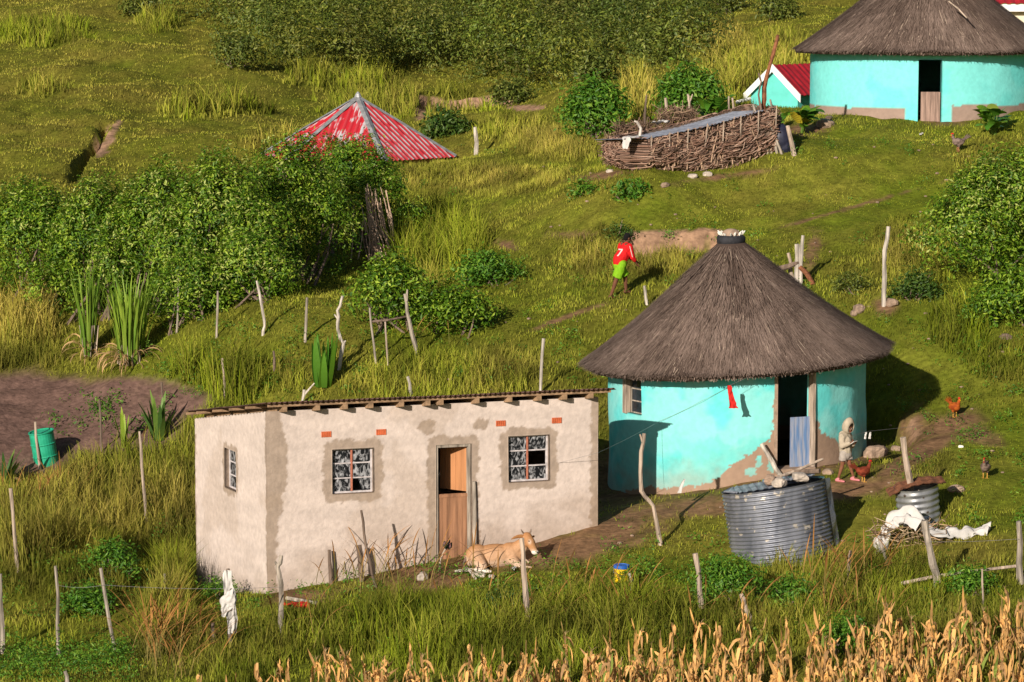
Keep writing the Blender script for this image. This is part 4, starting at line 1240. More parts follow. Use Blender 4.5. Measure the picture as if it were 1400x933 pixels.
bush('weed_bush', 'leafy green weed patch in the yard left of the pale house', 'weed', 150, 800, 80, 55, 'lush', .10, 200, 8, 'leafy weeds', 44)
bush('weed_bush', 'leafy weed patch in front of the left foreground posts', 'weed', 115, 850, 90, 40, 'lush', .10, 180, 8, 'leafy weeds', 45)
bush('weed_bush', 'leafy weed at the foot of the pale house left wall', 'weed', 295, 822, 60, 28, 'lush', .08, 110, 8, 'leafy weeds', 46)
bush('weed_bush', 'green leafy weed below the fence rails at bottom right', 'weed', 1330, 822, 75, 42, 'lush', .085, 170, 8, 'leafy weeds', 47)
bush('weed_bush', 'leafy shrub by the man in red at the end of the bare bank', 'weed', 848, 336, 38, 26, 'dark', .10, 70, 8, 'leafy weeds', 48)
bush('weed_bush', 'leafy green weed among the dry maize at bottom right', 'weed', 1160, 900, 60, 60, 'lush', .085, 160, 8, 'leafy weeds', 49)
bush('weed_bush', 'leafy weed at the foot of the near bank post with the cow', 'weed', 690, 850, 70, 40, 'dark', .08, 140, 8, 'leafy weeds', 50)
# low broad-leaved ground cover, uncountable
def weeds(name, label, n, rects, pal, size, seed, hh=.12):
    lr = np.random.default_rng(seed); blobs = []
    tot = sum(r[2]*r[3]*r[4] for r in rects)
    for (cx, cy, rx, ry, wg) in rects:
        for _ in range(int(n * rx*ry*wg / tot)):
            px = cx + lr.uniform(-rx, rx); py = cy + lr.uniform(-ry, ry)
            p = ground(px, py)
            if in_house(p[0], p[1], .1) or in_hut(p[0], p[1], .1): continue
            s = lr.uniform(.5, 1.5)
            blobs.append((p[0], p[1], p[2] + hh*.4*s, .16*s, .16*s, hh*s))
    V, F, C = leaves(lr, blobs, len(blobs)*5, 6, size, GREENS[pal])
    stuff(npobj(name, V, F, M['leaf'], C), label, 'weeds')
weeds('ground_weeds', 'low leafy weeds scattered over the grassy slopes', 900, [(1150,330,240,150,.5),(620,440,250,90,.8),(350,490,150,60,1.2),(1320,600,90,130,1),(800,830,500,60,1.6),(120,760,140,90,1.4),(760,240,200,40,.5),(1000,760,200,40,.8)], 'lush', .07, 61)
weeds('crop_seedlings', 'rows of small green seedlings on the tilled plot', 34, [(150,575,90,25,1),(130,550,60,12,1.2)], 'lush', .10, 62, .05)
weeds('crop_rows', 'low feathery green crop in the bottom left corner', 170, [(70,915,110,20,1)], 'lush', .07, 63, .28)

def pebbles():
    lr = np.random.default_rng(64); m = MB()
    for k in range(170):
        px, py = lr.uniform(560, 1400), lr.uniform(190, 760)
        p = ground(px, py)
        if in_house(p[0], p[1], .1) or in_hut(p[0], p[1], .1): continue
        r_ = lr.uniform(.015, .055)
        m.ell(p + [0, 0, r_*.3], (r_*1.3, r_, r_*.6), rotz(lr.uniform(0, 6)), 6, 4)
    stuff(m.build('pebbles', M['stone']), 'small pale stones scattered over the pasture and yard', 'stones')
pebbles()
# far scrub on the hill: one mass that nobody could count
def scrub():
    lr = np.random.default_rng(70); blobs = []
    poly = [(255,-20),(890,-20),(905,30),(960,60),(955,95),(915,110),(850,95),(790,120),(735,128),(690,118),(600,115),(540,100),(470,110),(400,100),(335,85),(300,60),(250,25)]
    cnt = 0
    while cnt < 270:
        px = lr.uniform(240, 970); py = lr.uniform(-22, 132)
        if not in_poly(np.array(px), np.array(py), poly): continue
        p = ground(px, py); s = lr.uniform(.55, 1.55)**1.3; cnt += 1
        blobs.append((p[0], p[1], p[2] + .7*s, 1.0*s, .9*s, 1.45*s))
    Vs, Cs_, F = [], [], None
    for b_ in blobs:
        V, F, C = leaves(lr, [b_], int(46*b_[3]*b_[3])+8, 8, .19, GREENS['scrub'], up=.2)
        Vs.append(V); Cs_.append(C * lr.uniform(.6, 1.45) * np.array([lr.uniform(.85, 1.2), 1, lr.uniform(.7, 1.1)]))
    V = np.concatenate(Vs); C = np.concatenate(Cs_); i = np.arange(len(V)//4)[:, None]*4
    F = [i + np.array([[0, 1, 2]]), i + np.array([[0, 2, 3]])]
    stuff(npobj('far_scrub', V, F, M['leaf'], C), 'dense olive scrub covering the far hillside', 'scrub')
scrub()
FB = 'bushes at the edge of the far scrub'
for i, (px, py, ww, hh, lb) in enumerate([(325,98,75,50,'round olive bush at the lower left tip of the far scrub'),(990,22,80,40,'olive bush at the top beside the dry grass gap'),(195,28,65,34,'pale olive bush at the top left of the hill'),
        (700,145,60,34,'small olive bush at the right end of the far bare bank'),(900,92,80,60,'olive bush at the right edge of the far scrub above the trees'),(1065,30,60,34,'small bush on the hill left of the far thatched roof'),
        (705,75,80,50,'darker bush standing out in the lower middle of the far scrub'),(610,190,60,30,'low bush right of the red roof in the hollow'),(820,115,60,40,'bush with a bare branch above the round tree')]):
    bush('scrub_bush', lb, 'bush', px, py, ww, hh, 'scrub' if i != 7 else 'dark', .2, 170, 9, FB, 80+i, stems=3)

# ------------------------------------------------------------------ strap leaved plants
def strap(lr, P, az, L, wd, droop, segs=6, tw=0.0, up0=1.45):
    """one arching leaf: returns verts (2 per ring) and quads"""
    V = []; p = np.array(P, float); e = up0
    d = np.array([math.cos(az), math.sin(az), 0]); s0 = np.array([-math.sin(az), math.cos(az), 0])
    for k in range(segs + 1):
        t = k / segs; w_ = wd * (math.sin(math.pi*min(.25 + t*.75, 1.0))**.7 if t < 1 else .05) * .5 + .002
        a = tw * t; n_ = np.array([-d[0]*math.sin(e), -d[1]*math.sin(e), math.cos(e)])
        sv = s0*math.cos(a) + n_*math.sin(a)
        V += [p - sv*w_, p + sv*w_]
        p = p + (d*math.cos(e) + np.array([0, 0, 1])*math.sin(e)) * L/segs
        e = max(e - droop / segs, -1.42)
    F = [(2*k, 2*k+1, 2*k+3, 2*k+2) for k in range(segs)]
    return V, F

def strap_plant(name, label, cat, px, py, n, L, wd, droop, colA, colB, seed, spread=.12, stalk=None, dry=0, up=(1.1, 1.5), base=None, tw=.5, group=None):
    lr = np.random.default_rng(seed)
    b = ground(px, py) if base is None else base
    rt = root(name, b, label, cat, group)
    m = MB(); cols = []; d = MB(); dc = []
    for k in range(n):
        az = lr.uniform(0, 2*math.pi); r = spread*math.sqrt(lr.uniform(0, 1))
        p = b + np.array([r*math.cos(az), r*math.sin(az), -.02 + (lr.uniform(0, stalk) if stalk else 0)])
        V, F = strap(lr, p, az + lr.normal(0, .4), L*lr.uniform(.65, 1.1), wd*lr.uniform(.7, 1.2), droop*lr.uniform(.5, 1.4), 7, lr.normal(0, tw), lr.uniform(*up))
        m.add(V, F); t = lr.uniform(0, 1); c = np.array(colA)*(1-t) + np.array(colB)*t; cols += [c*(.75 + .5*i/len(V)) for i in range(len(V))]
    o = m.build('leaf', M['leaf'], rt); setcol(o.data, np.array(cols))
    o.name = 'leaves'
    for k in range(dry):
        az = lr.uniform(0, 2*math.pi)
        V, F = strap(lr, b + np.array([spread*math.cos(az), spread*math.sin(az), lr.uniform(0, .3)]), az, L*lr.uniform(.25, .5), wd*.7, 2.2, 6, lr.normal(0, 1.2), lr.uniform(.2, 1.1))
        d.add(V, F); c = np.array([.5, .32, .15])*lr.uniform(.6, 1.2); dc += [c]*len(V)
    if dry: o = d.build('dry_leaves', M['dryleaf'], rt); setcol(o.data, np.array(dc))
    if stalk:
        m = MB()
        for k in range(max(5, n//5)):
            a = lr.uniform(0, 6.28); r = spread*math.sqrt(lr.uniform(0, 1)); p = b + np.array([r*math.cos(a), r*math.sin(a), -.05])
            m.tube([p, p + [lr.normal(0, .05), lr.normal(0, .05), stalk*1.0]], [.022, .016], 6)
        m.build('stalk', M['wood_pale'], rt)
    return rt
strap_plant('sugar_cane', 'taller thinner cane clump with a bare tan foot before the hedge', 'cane', 122, 488, 70, 1.8, .045, .2, (.09,.19,.015), (.22,.32,.04), 101, .22, .85, 30, (1.42, 1.57))
strap_plant('sugar_cane', 'fuller bright cane clump with a skirt of dry leaves', 'cane', 178, 497, 170, 1.8, .045, .25, (.12,.24,.018), (.30,.40,.05), 102, .34, .5, 90, (1.40, 1.57))
strap_plant('agave', 'upright closed agave like a green barrel behind the house roof', 'agave', 441, 528, 22, 1.25, .15, -.25, (.04,.14,.012), (.13,.28,.02), 103, .20, None, 0, (1.25, 1.45), tw=.15)
strap_plant('agave', 'spreading agave with wide pointed leaves left of the house roof', 'agave', 218, 597, 18, 1.25, .13, .25, (.05,.12,.03), (.16,.26,.04), 104, .14, None, 3, (.85, 1.5), tw=.2, base=ground(218, 603))
strap_plant('agave', 'narrow yellow green agave left of the spreading one', 'agave', 171, 612, 7, 1.05, .11, .1, (.14,.24,.02), (.28,.38,.04), 105, .07, None, 0, (1.3, 1.55), tw=.2)
strap_plant('agave', 'dark agave cut by the left edge beside the green drum', 'agave', 6, 660, 14, .9, .10, .4, (.03,.09,.02), (.12,.19,.03), 106, .14, None, 4, (.8, 1.5), tw=.2)
def broadleaf(name, label, cat, px, py, n, L, wd, seed, cols, Y=None, stem=.5, group=None):
    lr = np.random.default_rng(seed); b = ground(px, py) if Y is None else at(px, py, Y)
    if Y is not None: b[2] = gz(b[0], b[1])
    rt = root(name, b, label, cat, group); m = MB(); cc = []; st = MB()
    for k in range(n):
        az = lr.uniform(0, 6.28); r = lr.uniform(.05, .35)*stem*1.2; h = stem*lr.uniform(.35, 1.25)
        p = b + np.array([r*math.cos(az), r*math.sin(az), h])
        st.tube([b + [lr.normal(0, .04), lr.normal(0, .04), -.05], (b+p)/2 + [0, 0, .05], p], [.02, .015, .01], 5)
        V, F = strap(lr, p, az, L*lr.uniform(.6, 1.15), wd*lr.uniform(.7, 1.2), lr.uniform(.6, 1.6), 7, lr.normal(0, .5), lr.uniform(.3, 1.2))
        m.add(V, F); c = np.array(cols[lr.integers(len(cols))])*lr.uniform(.75, 1.2); cc += [c]*len(V)
    o = m.build('leaves', M['leaf'], rt); setcol(o.data, np.array(cc)); st.build('stem', M['vc'], rt, colf=lambda v: np.tile([.12, .2, .03], (len(v), 1)))
    return rt
BL = [(.07,.19,.015), (.14,.28,.02), (.10,.23,.02)]
broadleaf('broad_leaf_plant', 'big paddle leaved plant behind the stick pen', 'plant', 972, 163, 26, .75, .34, 111, BL, 88, .75, 'broad leaved garden plants')
broadleaf('broad_leaf_plant', 'broad leaved plant with yellowing leaves at the left of the far hut', 'plant', 1098, 177, 24, .5, .30, 112, BL + [(.5,.40,.03)], 86.3, .5, 'broad leaved garden plants')
broadleaf('broad_leaf_plant', 'broad leaved plant growing against the right wall of the far hut', 'plant', 1358, 170, 28, .62, .34, 113, BL + [(.28,.36,.05)], 85.8, .5, 'broad leaved garden plants')
broadleaf('broad_leaf_plant', 'low broad leaved plant between the stick pen and the far hut', 'plant', 1066, 172, 12, .35, .22, 114, BL, 87.2, .25, 'broad leaved garden plants')
# seeding grass with brown heads
def seed_grass():
    lr = np.random.default_rng(120); m = MB(); cols = []
    for (px, py, rx, n, L) in [(215,905,38,95,1.45),(250,920,50,40,1.2),(505,800,45,34,1.2),(590,800,55,30,1.1),(455,800,40,16,1.0),(400,880,40,12,1.3),(1125,830,45,40,1.6),(1200,800,40,26,1.1),(790,830,70,44,1.1),(860,850,60,40,1.0),(70,690,40,40,1.1),(20,700,30,30,1.1),(740,860,60,22,1.0),(1010,860,60,16,1.1),(640,830,60,20,.9),(1150,860,70,26,.9),(575,470,30,10,.9)]:
        for k in range(n):
            b = ground(px + lr.normal(0, rx*.5), py + lr.normal(0, 7))
            V, F = strap(lr, b, lr.uniform(0, 6.28) if lr.uniform() < .5 else lr.normal(0, .7), L*lr.uniform(.7, 1.2), .010, lr.uniform(.3, 1.7), 8, 0, lr.uniform(1.15, 1.55))
            nV = len(V); t = lr.uniform(0, 1)
            c0 = np.array([.13, .16, .03])*(1-t) + np.array([.36, .24, .08])*t; c1 = np.array([.40, .19, .055])*lr.uniform(.8, 1.3)
            V = [np.array(v) for v in V]
            for i in range(10, 16):
                mid = (V[i - i % 2] + V[i - i % 2 + 1])/2; V[i] = mid + (V[i]-mid)*1.9
            m.add(V, F); cols += [c0 if i < 9 else c1 for i in range(nV)]
    o = m.build('seeding_grass', M['dryleaf']); setcol(o.data, np.array(cols))
    stuff(o, 'tall russet seeding grass stalks in the foreground', 'grass')
seed_grass()

# ------------------------------------------------------------------ dry maize along the bottom edge
def hang(lr, P, az, L, wd, segs=7):
    V = []; p = np.array(P, float); e = lr.uniform(.6, 1.5); up = lr.uniform() < .2
    fall = lr.uniform(.07, .30); tw = lr.normal(0, 1.6); a = lr.uniform(0, 6.28)
    for k in range(segs + 1):
        t = k/segs; w_ = wd*.5*(math.sin(math.pi*min(.3 + t*.7, 1))**.9 if t < 1 else .03) + .0015
        d = np.array([math.cos(az), math.sin(az), 0]); s0 = np.array([-math.sin(az), math.cos(az), 0])
        n_ = np.array([-d[0]*math.sin(e), -d[1]*math.sin(e), math.cos(e)]); sv = s0*math.cos(a + tw*t) + n_*math.sin(a + tw*t)
        V += [p - sv*w_, p + sv*w_]
        p = p + (d*math.cos(e) + np.array([0, 0, 1])*math.sin(e))*L/segs
        if not up: e = max(e - (e + 1.5)*min(1, 1/(fall*segs))*.9 + lr.normal(0, .12), -1.62)
        az += lr.normal(0, .25)
    return V, [(2*k, 2*k+1, 2*k+3, 2*k+2) for k in range(segs)]
def maize(lr):
    m = MB(); cols = []
    H = lr.uniform(.9, 1.5)
    lean = lr.normal(0, .10, 2)
    tan_ = lambda: np.array([.76, .42, .13])*lr.uniform(.42, 1.25) + np.array([.05, .04, .05])*lr.uniform(0, 1)
    k0 = len(m.v); m.tube([(0, 0, -.1), (lean[0]*.4, lean[1]*.4, H*.5), (lean[0], lean[1], H)], [.014, .012, .006], 5); cols += [np.array([.42, .27, .11])]*(len(m.v)-k0)
    for k in range(lr.integers(14, 21)):
        h = H*lr.uniform(.15, .97); az = lr.uniform(0, 6.28); t = h/H
        p = np.array([lean[0]*t, lean[1]*t, h])
        V, F = hang(lr, p, az, lr.uniform(.26, .66), lr.uniform(.035, .08))
        c = tan_()
        if lr.uniform() < .06: c = np.array([.22, .28, .05])
        m.add(V, F); cols += [c*(.9+.2*lr.uniform()) for _ in V]
    if lr.uniform() < .6:      # husk
        h = H*lr.uniform(.4, .6); az = lr.uniform(0, 6.28); p = np.array([lean[0]*.5, lean[1]*.5, h]); d = np.array([math.cos(az)*.12, math.sin(az)*.12, lr.uniform(-.22, .2)])
        k0 = len(m.v); m.tube([p, p + d*.5, p + d, p + d*1.3], [.015, .04, .03, .005], 6); cols += [tan_()*1.1]*(len(m.v)-k0)
    if lr.uniform() < .5:      # tassel
        for j in range(5):
            V, F = strap(lr, (lean[0], lean[1], H-.02), lr.uniform(0, 6.28), .2, .012, 1.5, 4, 0, 1.2); m.add(V, F); cols += [np.array([.40, .27, .13])]*len(V)
    me = m.mesh('maize_plant'); setcol(me, np.array(cols)); me.materials.append(M['dryleaf']); return me
lr = np.random.default_rng(130)
MZ = [maize(lr) for _ in range(14)]
nm = 0
for j, Y in enumerate(np.arange(44.4, 50.6, .55)):
    for x in np.arange(-Y*.19, Y*.19, .36):
        xx = x + lr.normal(0, .09); yy = Y + lr.normal(0, .12)
        px, py = proj(np.array([xx, yy, gz(xx, yy)]))
        lim = np.interp(px, [150, 300, 420, 850, 1000, 1400], [45.2, 46.6, 47.4, 48.2, 48.8, 49.2])
        dens = np.interp(px, [180, 300, 500, 800, 900, 1400], [.0, .5, .62, .70, .76, .8])
        if yy > lim or lr.uniform() > dens or nm >= 295: continue
        o = bpy.data.objects.new('maize_plant', MZ[lr.integers(len(MZ))]); COL.objects.link(o)
        o.location = (xx, yy, gz(xx, yy)); s = lr.uniform(.8, 1.15) * np.interp(px, [200, 500, 900, 1400], [.60, .64, .76, .80]); o.scale = (s, s, s); o.rotation_euler = (0, 0, lr.uniform(0, 6.28))
        tag(o, 'dry tan maize plant in the field along the bottom edge', 'maize', 'dry maize plants along the bottom edge'); nm += 1
print('maize', nm)
# ------------------------------------------------------------------ fence posts, each one leaning its own way
PG = 'weathered fence posts'
def post(label, base, pts, rad, m='wood_grey', name='fence_post', cat='post', group=PG, seed=0, n=7, fork=None, Y=None):
    """pts: pixel corners up the post, all kept at the post's own distance"""
    lr = np.random.default_rng(seed + int(base[0]*7 + base[1]))
    b = ground(*base) if Y is None else at(base[0], base[1], Y)
    if Y is not None: b[2] = gz(b[0], b[1])
    rad = rad * .84
    q = [b - [0, 0, .25]]
    chain = [base] + list(pts)
    ys = b[1]
    for (p0, p1) in zip(chain[:-1], chain[1:]):
        for t in np.linspace(0, 1, 4)[(0 if len(q) == 1 else 1):]:
            p = at(p0[0]*(1-t) + p1[0]*t, p0[1]*(1-t) + p1[1]*t, ys)
            q.append(p + np.array([lr.normal(0, rad*.22), lr.normal(0, rad*.3), 0]))
    N = len(q); rr = [rad*(1.12 - .3*i/N)*lr.uniform(.88, 1.12) for i in range(N)]
    mb = MB(); mb.tube(q, rr, n, jit=.10)
    if fork:
        for ch in fork:
            g = [at(*c, ys) for c in ch]; mb.tube(g, list(np.linspace(rad*.75, rad*.4, len(g))), 6, jit=.1)
    o = mb.build(name, M[m], base=b)
    return tag(o, label, cat, group)
post('grey post cut by the left edge in the front fence', (3,893), [(0,785)], .055)
post('thin straight grey post, second from the left in the front fence', (80,895), [(77,774)], .042)
post('grey post leaning left beside the second post of the front fence', (157,891), [(137,777)], .045)
post('slim pale post leaning left at the left edge of the yard', (24,785), [(14,668)], .045, 'wood_pale')
post('knobbly thin post in the long grass left of the house', (200,716), [(196,660),(191,590)], .042, 'wood_pale')
post('gnarled grey post with a bent tip before the house corner', (385,873), [(383,800),(381,775),(384,760)], .060, fork=[[(381,775),(376,768)]])
post('short dark stump post before the house window', (453,800), [(449,752)], .050, 'wood_dark')
post('thick dark stump beside the forked grey pole', (495,795), [(493,746)], .075, 'wood_dark')
post('grey pole with a forked top before the house front', (489,775), [(486,730),(491,698)], .055, fork=[[(491,705),(485,697)]])
post('thin dark stick leaning on the forked pole before the house', (514,805), [(500,745),(494,698)], .032, 'wood_dark')
post('pale round post with a wire loop standing before the cow', (724,866), [(718,800),(713,736)], .062, 'wood_pale')
post('square pinkish post left of the big tank', (959,833), [(951,757)], .065, 'wood_pale')
post('wide split grey post leaning left in the bottom right fence', (1284,803), [(1272,755),(1262,712)], .085)
post('grey post at the right edge of the bottom right fence', (1396,800), [(1393,713)], .075)
post('tall pale split post standing before the small tin tank', (1246,716), [(1243,665),(1236,598)], .085, 'wood_pale')
post('crooked brown pole with a forked tip before the near hut', (903,747), [(893,692),(876,672),(876,630),(880,593)], .050, 'wood_pale', fork=[[(879,605),(875,594)]])
post('pale stripped post leaning left behind the big tank', (1070,655), [(1056,632),(1041,607)], .060, 'wood_white')
post('white post standing behind the house roof', (739,540), [(742,463)], .048, 'wood_white')
post('short white stub post behind the house roof', (563,545), [(558,515)], .050, 'wood_white')
post('knobbed grey stub just above the left of the house roof', (414,556), [(416,533)], .045, 'wood_white', fork=[[(416,540),(430,524)]])
post('thin brown stick post in the reedy grass above the house', (308,545), [(304,490)], .036, 'wood_pale')
post('thin grey post against the hedge, leftmost of that row', (242,456), [(244,374)], .030)
post('thin grey post against the hedge foot beside the leaning white post', (296,462), [(298,398)], .034)
post('slim white post leaning left below the hedge', (360,459), [(362,440),(351,384)], .042, 'wood_white')
post('short straight grey post right of the leaning white post', (417,467), [(420,407)], .044)
post('twisted white branch post beside the barrel shaped agave', (463,507), [(469,470),(462,450),(463,425),(469,405)], .052, 'wood_white', fork=[[(469,470),(473,466)],[(462,436),(457,430)]])
post('thin grey post holding one end of a rail by the dark bush', (514,497), [(505,421)], .036, 'wood_grey')
post('split grey post holding the other end of the rail', (571,491), [(559,440),(554,402)], .058, fork=[[(556,412),(557,396)]])
post('thin bare stick under the dark leggy bush', (530,500), [(527,440)], .026, 'wood_pale')
post('small white post top right of the man in red', (884,417), [(881,391)], .050, 'wood_white')
post('tall straight white post on the right slope', (1209,419), [(1210,360),(1213,310)], .065, 'wood_white')
post('short broken post, left one of the gate behind the near roof', (1084,385), [(1078,346)], .060, 'wood_pale')
post('thick grey post, middle one of the gate behind the near roof', (1090,388), [(1090,334)], .078, 'wood_white')
post('tallest white post of the gate behind the near roof', (1094,389), [(1097,322)], .062, 'wood_white')
post('white post alone on the far side of the grassy rise', (651,207), [(650,174)], .085, 'wood_white', Y=103)
post('dark thin stake at the edge of the tilled plot', (139,618), [(136,547)], .035, 'wood_dark')
post('dark stake behind the spreading agave', (223,560), [(221,523)], .036, 'wood_dark')
post('pale stake leaning on the green drum', (55,643), [(47,577)], .042, 'wood_pale')
post('dark rotten stump left of the white draped post', (294,893), [(291,852)], .050, 'wood_dark')
post('broken leaning stump among the weeds before the big tank', (1031,862), [(1022,835),(1013,812)], .055, 'wood_pale')
post('thin stick standing in the dry grass right of the big tank', (1160,803), [(1162,753)], .038, 'wood_pale')
post('short cut stub at the bottom left corner', (93,940), [(89,918)], .045)
post('thin upright stick between the bottom right fence rails', (1344,835), [(1343,778)], .022, 'wood_pale')
post('curved grey stick in the long grass left of the house', (225,838), [(230,810),(224,785)], .038)
post('small pale stub beside the yellow bucket', (865,808), [(861,784)], .040, 'wood_white')
post('dark thin stick in the dry tuft above the house', (375,508), [(375,480)], .035, 'wood_dark')
post('pale post, first of three behind the stick pen', (911,168), [(910,134)], .055, 'wood_pale', Y=85.5)
post('forked post, second of three behind the stick pen', (943,168), [(943,140),(940,129)], .050, 'wood_pale', Y=85.5, fork=[[(943,140),(947,129)]])
post('dark thin post left of the pale post behind the stick pen', (881,165), [(884,130)], .040, 'wood_dark', Y=86.5)
post('thin paired post nearest the outhouse pipe', (1004,158), [(1001,134)], .042, 'wood_pale', Y=86)
post('thin paired post beside the broad paddle leaves', (996,158), [(997,132)], .034, 'wood_pale', Y=86)
post('grey stake crossing the white cloth heap', (1215,778), [(1203,738)], .038)
post('rust brown metal pole leaning over the stick pen', (1041,168), [(1045,120),(1056,75),(1064,48)], .075, 'rust', 'metal_pole', 'pole', None, Y=83.2)
post('black bare branch standing at the pen corner', (1044,170), [(1037,130),(1041,112),(1037,100)], .035, 'wood_dark', 'bare_branch', 'branch', None, Y=83.0)
# rails and rusty hoop
def rail(name, label, cat, P, rad, m, group=None):
    mb = MB(); mb.tube(P, rad, 7, jit=.08); return tag(mb.build(name, M[m], base=P[0]), label, cat, group)
Yp = ground(509, 460)[1]; Yq = ground(560, 460)[1]
rail('fence_rail', 'grey rail tied between two posts by the dark leggy bush', 'rail', [at(507, 440, ground(514,497)[1]+.04), at(530, 438, ground(514,497)[1]+.04), at(556, 433, ground(571,491)[1]+.05)], [.028, .025, .022], 'wood_dark')
Yr = ground(1284, 803)[1]
rail('fence_rail', 'upper pale rail across the bottom right fence', 'rail', [at(1232, 798, Yr+.07), at(1280, 788, Yr+.09), at(1340, 780, Yr+.09), at(1392, 774, Yr+.09)], [.035, .035, .03, .03], 'wood_pale')
rail('fence_rail', 'lower pale rail across the bottom right fence', 'rail', [at(1300, 822, Yr), at(1340, 812, Yr), at(1385, 806, Yr)], [.03, .03, .025], 'wood_pale')
Yg = ground(1090, 388)[1]
rail('gate_rail', 'dark pole tied across the gate posts behind the near roof', 'rail', [at(1062, 369, Yg), at(1076, 365, Yg), at(1092, 359, Yg)], [.08, .07, .05], 'wood_dark')
rail('rusty_hoop', 'rust brown half hoop beside the gate behind the near roof', 'hoop', [at(1093, 365, Yg-.12), at(1103, 374, Yg-.12), at(1110, 386, Yg-.12), at(1116, 403, Yg-.12)], [.06, .065, .06, .055], 'rust')
# wires
def wire(label, P, name='wire', sag=.1):
    P = [np.array(p) for p in P]; Q = []
    for a, b in zip(P[:-1], P[1:]):
        for t in np.linspace(0, 1, 9)[(1 if Q else 0):]: Q.append(a*(1-t) + b*t - [0, 0, sag*4*t*(1-t)])
    return tag(MB().tube(Q, .0035, 5).build(name, M['wire'], base=P[0]), label, 'wire')
wH = cyl_hit(1018, 516, HUT_C, HUT_R + .3); wp = np.array([HUT_C[0] + (HUT_R+.3)*math.sin(wH[0]), HUT_C[1] - (HUT_R+.3)*math.cos(wH[0]), wH[1]])
ph = at(491, 701, ground(489, 775)[1])
wire('thin clothes wire strung from the forked pole past the house to the near hut', [ph, at(818, 619, 57.6)] + [hpt(cyl_hit(a_, b_, HUT_C, HUT_R)[0], -.05, cyl_hit(a_, b_, HUT_C, HUT_R)[1]) for a_, b_ in ((905, 575), (960, 548), (1018, 516))], sag=.02)
wire('thin wire running from the near hut to the right bank', [hpt(cyl_hit(1160, 596, HUT_C, HUT_R)[0], -.06, cyl_hit(1160, 596, HUT_C, HUT_R)[1]), at(1187, 590, 61.6), at(1262, 582, 63.2)], sag=.0)
wire('thin wire between the two posts of the bottom right fence', [at(1268, 741, Yr-.09), at(1393, 737, ground(1396, 800)[1]-.09)], sag=.02)
wire('thin wire along the front fence left of the house', [at(77, 800, ground(80, 895)[1]-.06), at(141, 800, ground(157, 891)[1]-.06), at(382, 803, ground(385, 873)[1]-.08)], sag=.05)
# ------------------------------------------------------------------ cloth helpers
def cloth(name, label, cat, P, m, wd, th=.01, group=None, folds=.02, seed=0, nseg=24, nw=9, side=None, parent=None):
    """a crumpled strip following the points P"""
    P = [np.array(p, float) for p in P]; lr = np.random.default_rng(seed)
    cum = np.r_[0, np.cumsum([np.linalg.norm(b-a) for a, b in zip(P[:-1], P[1:])])]; cum /= cum[-1]
    A = np.array(P); V = []
    ws = wd if hasattr(wd, '__len__') else [wd]*len(P)
    for i in range(nseg+1):
        t = i/nseg; c = np.array([np.interp(t, cum, A[:, k]) for k in range(3)]); w_ = np.interp(t, cum, ws)
        c2 = np.array([np.interp(min(t+.05, 1), cum, A[:, k]) for k in range(3)]) - np.array([np.interp(max(t-.05, 0), cum, A[:, k]) for k in range(3)])
        sv = np.array(side, float) if side is not None else np.cross(c2, [0, 0, 1.0]); sv /= np.linalg.norm(sv) + 1e-9
        nv = np.cross(c2, sv); nv /= np.linalg.norm(nv) + 1e-9
        for j in range(nw+1):
            s = j/nw*2 - 1
            f = (fbm(np.array([s*2.2 + seed]), np.array([t*5]), o=3, s=seed)[0] - .5) * folds*4
            e = (vnoise(np.array([t*9 + (0 if s < 0 else 50)]), np.array([seed*1.0]))[0] - .5) * .5
            V.append(c + sv*w_*.5*(s*(1+e*abs(s))) + nv*f)
    V = np.array(V); i = (np.arange(nseg)[:, None]*(nw+1) + np.arange(nw)[None]).ravel(); F = np.c_[i, i+1, i+nw+2, i+nw+1]
    nn = len(V); V2 = V + np.array([0, .0, -.006])
    o = npobj(name, np.r_[V, V2], [F, F[:, ::-1]+nn], M[m], None, parent, P[0] if parent is None else None, smooth=True)
    return tag(o, label, cat, group) if parent is None else o
# red cloth hanging before the near hut
Yc = 59.4
wire('thin cord holding the red cloth under the near roof eave', [at(996, 528, Yc), at(1040, 508, 59.6)], sag=0)
cloth('red_cloth', 'small red cloth hanging on a cord before the turquoise wall', 'cloth', [at(997, 527, Yc), at(999, 540, Yc), at(1003, 558, Yc)], 'cloth_red', [.09, .10, .17], folds=.03, seed=3, side=(1, 0, 0))
for dx, sd in ((1184, 5), (1190, 6)):
    cloth('white_rag', 'left one of two white rags pegged on the wire by the near hut' if dx == 1184 else 'right one of two white rags pegged on the wire by the near hut', 'cloth', [at(dx, 591, 61.55), at(dx-1, 600, 61.55)], 'cloth_white', [.035, .05], folds=.02, seed=sd, side=(1, 0, 0), group='white rags on the wire', nseg=6, nw=4)
cloth('white_scrap', 'white paper scrap leaning at the foot of the near hut wall', 'scrap', [at(929, 674, 58.6), at(932, 663, 58.65), at(936, 655, 58.7)], 'cloth_white', [.09, .07, .03], folds=.02, seed=8, side=(1, 0, 0), nseg=8, nw=4)
# post draped in white cloth
post('dark stump carrying the white cloth before the house corner', (316,893), [(314,830),(312,778)], .05, 'wood_dark')
Ys_ = ground(316, 893)[1] - .09
cloth('draped_cloth', 'white cloth draped over the dark stump before the house corner', 'cloth', [at(311, 780, Ys_), at(312, 800, Ys_-.02), at(316, 830, Ys_-.06), at(317, 866, Ys_-.03)], 'cloth_white', [.16, .18, .22, .17], folds=.05, seed=11, side=(1, .15, 0), nw=14)
cloth('draped_cloth', 'white cloth flap hanging off the side of the draped stump', 'cloth', [at(318, 805, Ys_-.08), at(310, 825, Ys_-.12), at(305, 843, Ys_-.10)], 'cloth_white', [.10, .26, .05], folds=.04, seed=12, side=(.9, .1, -.3), nw=10)
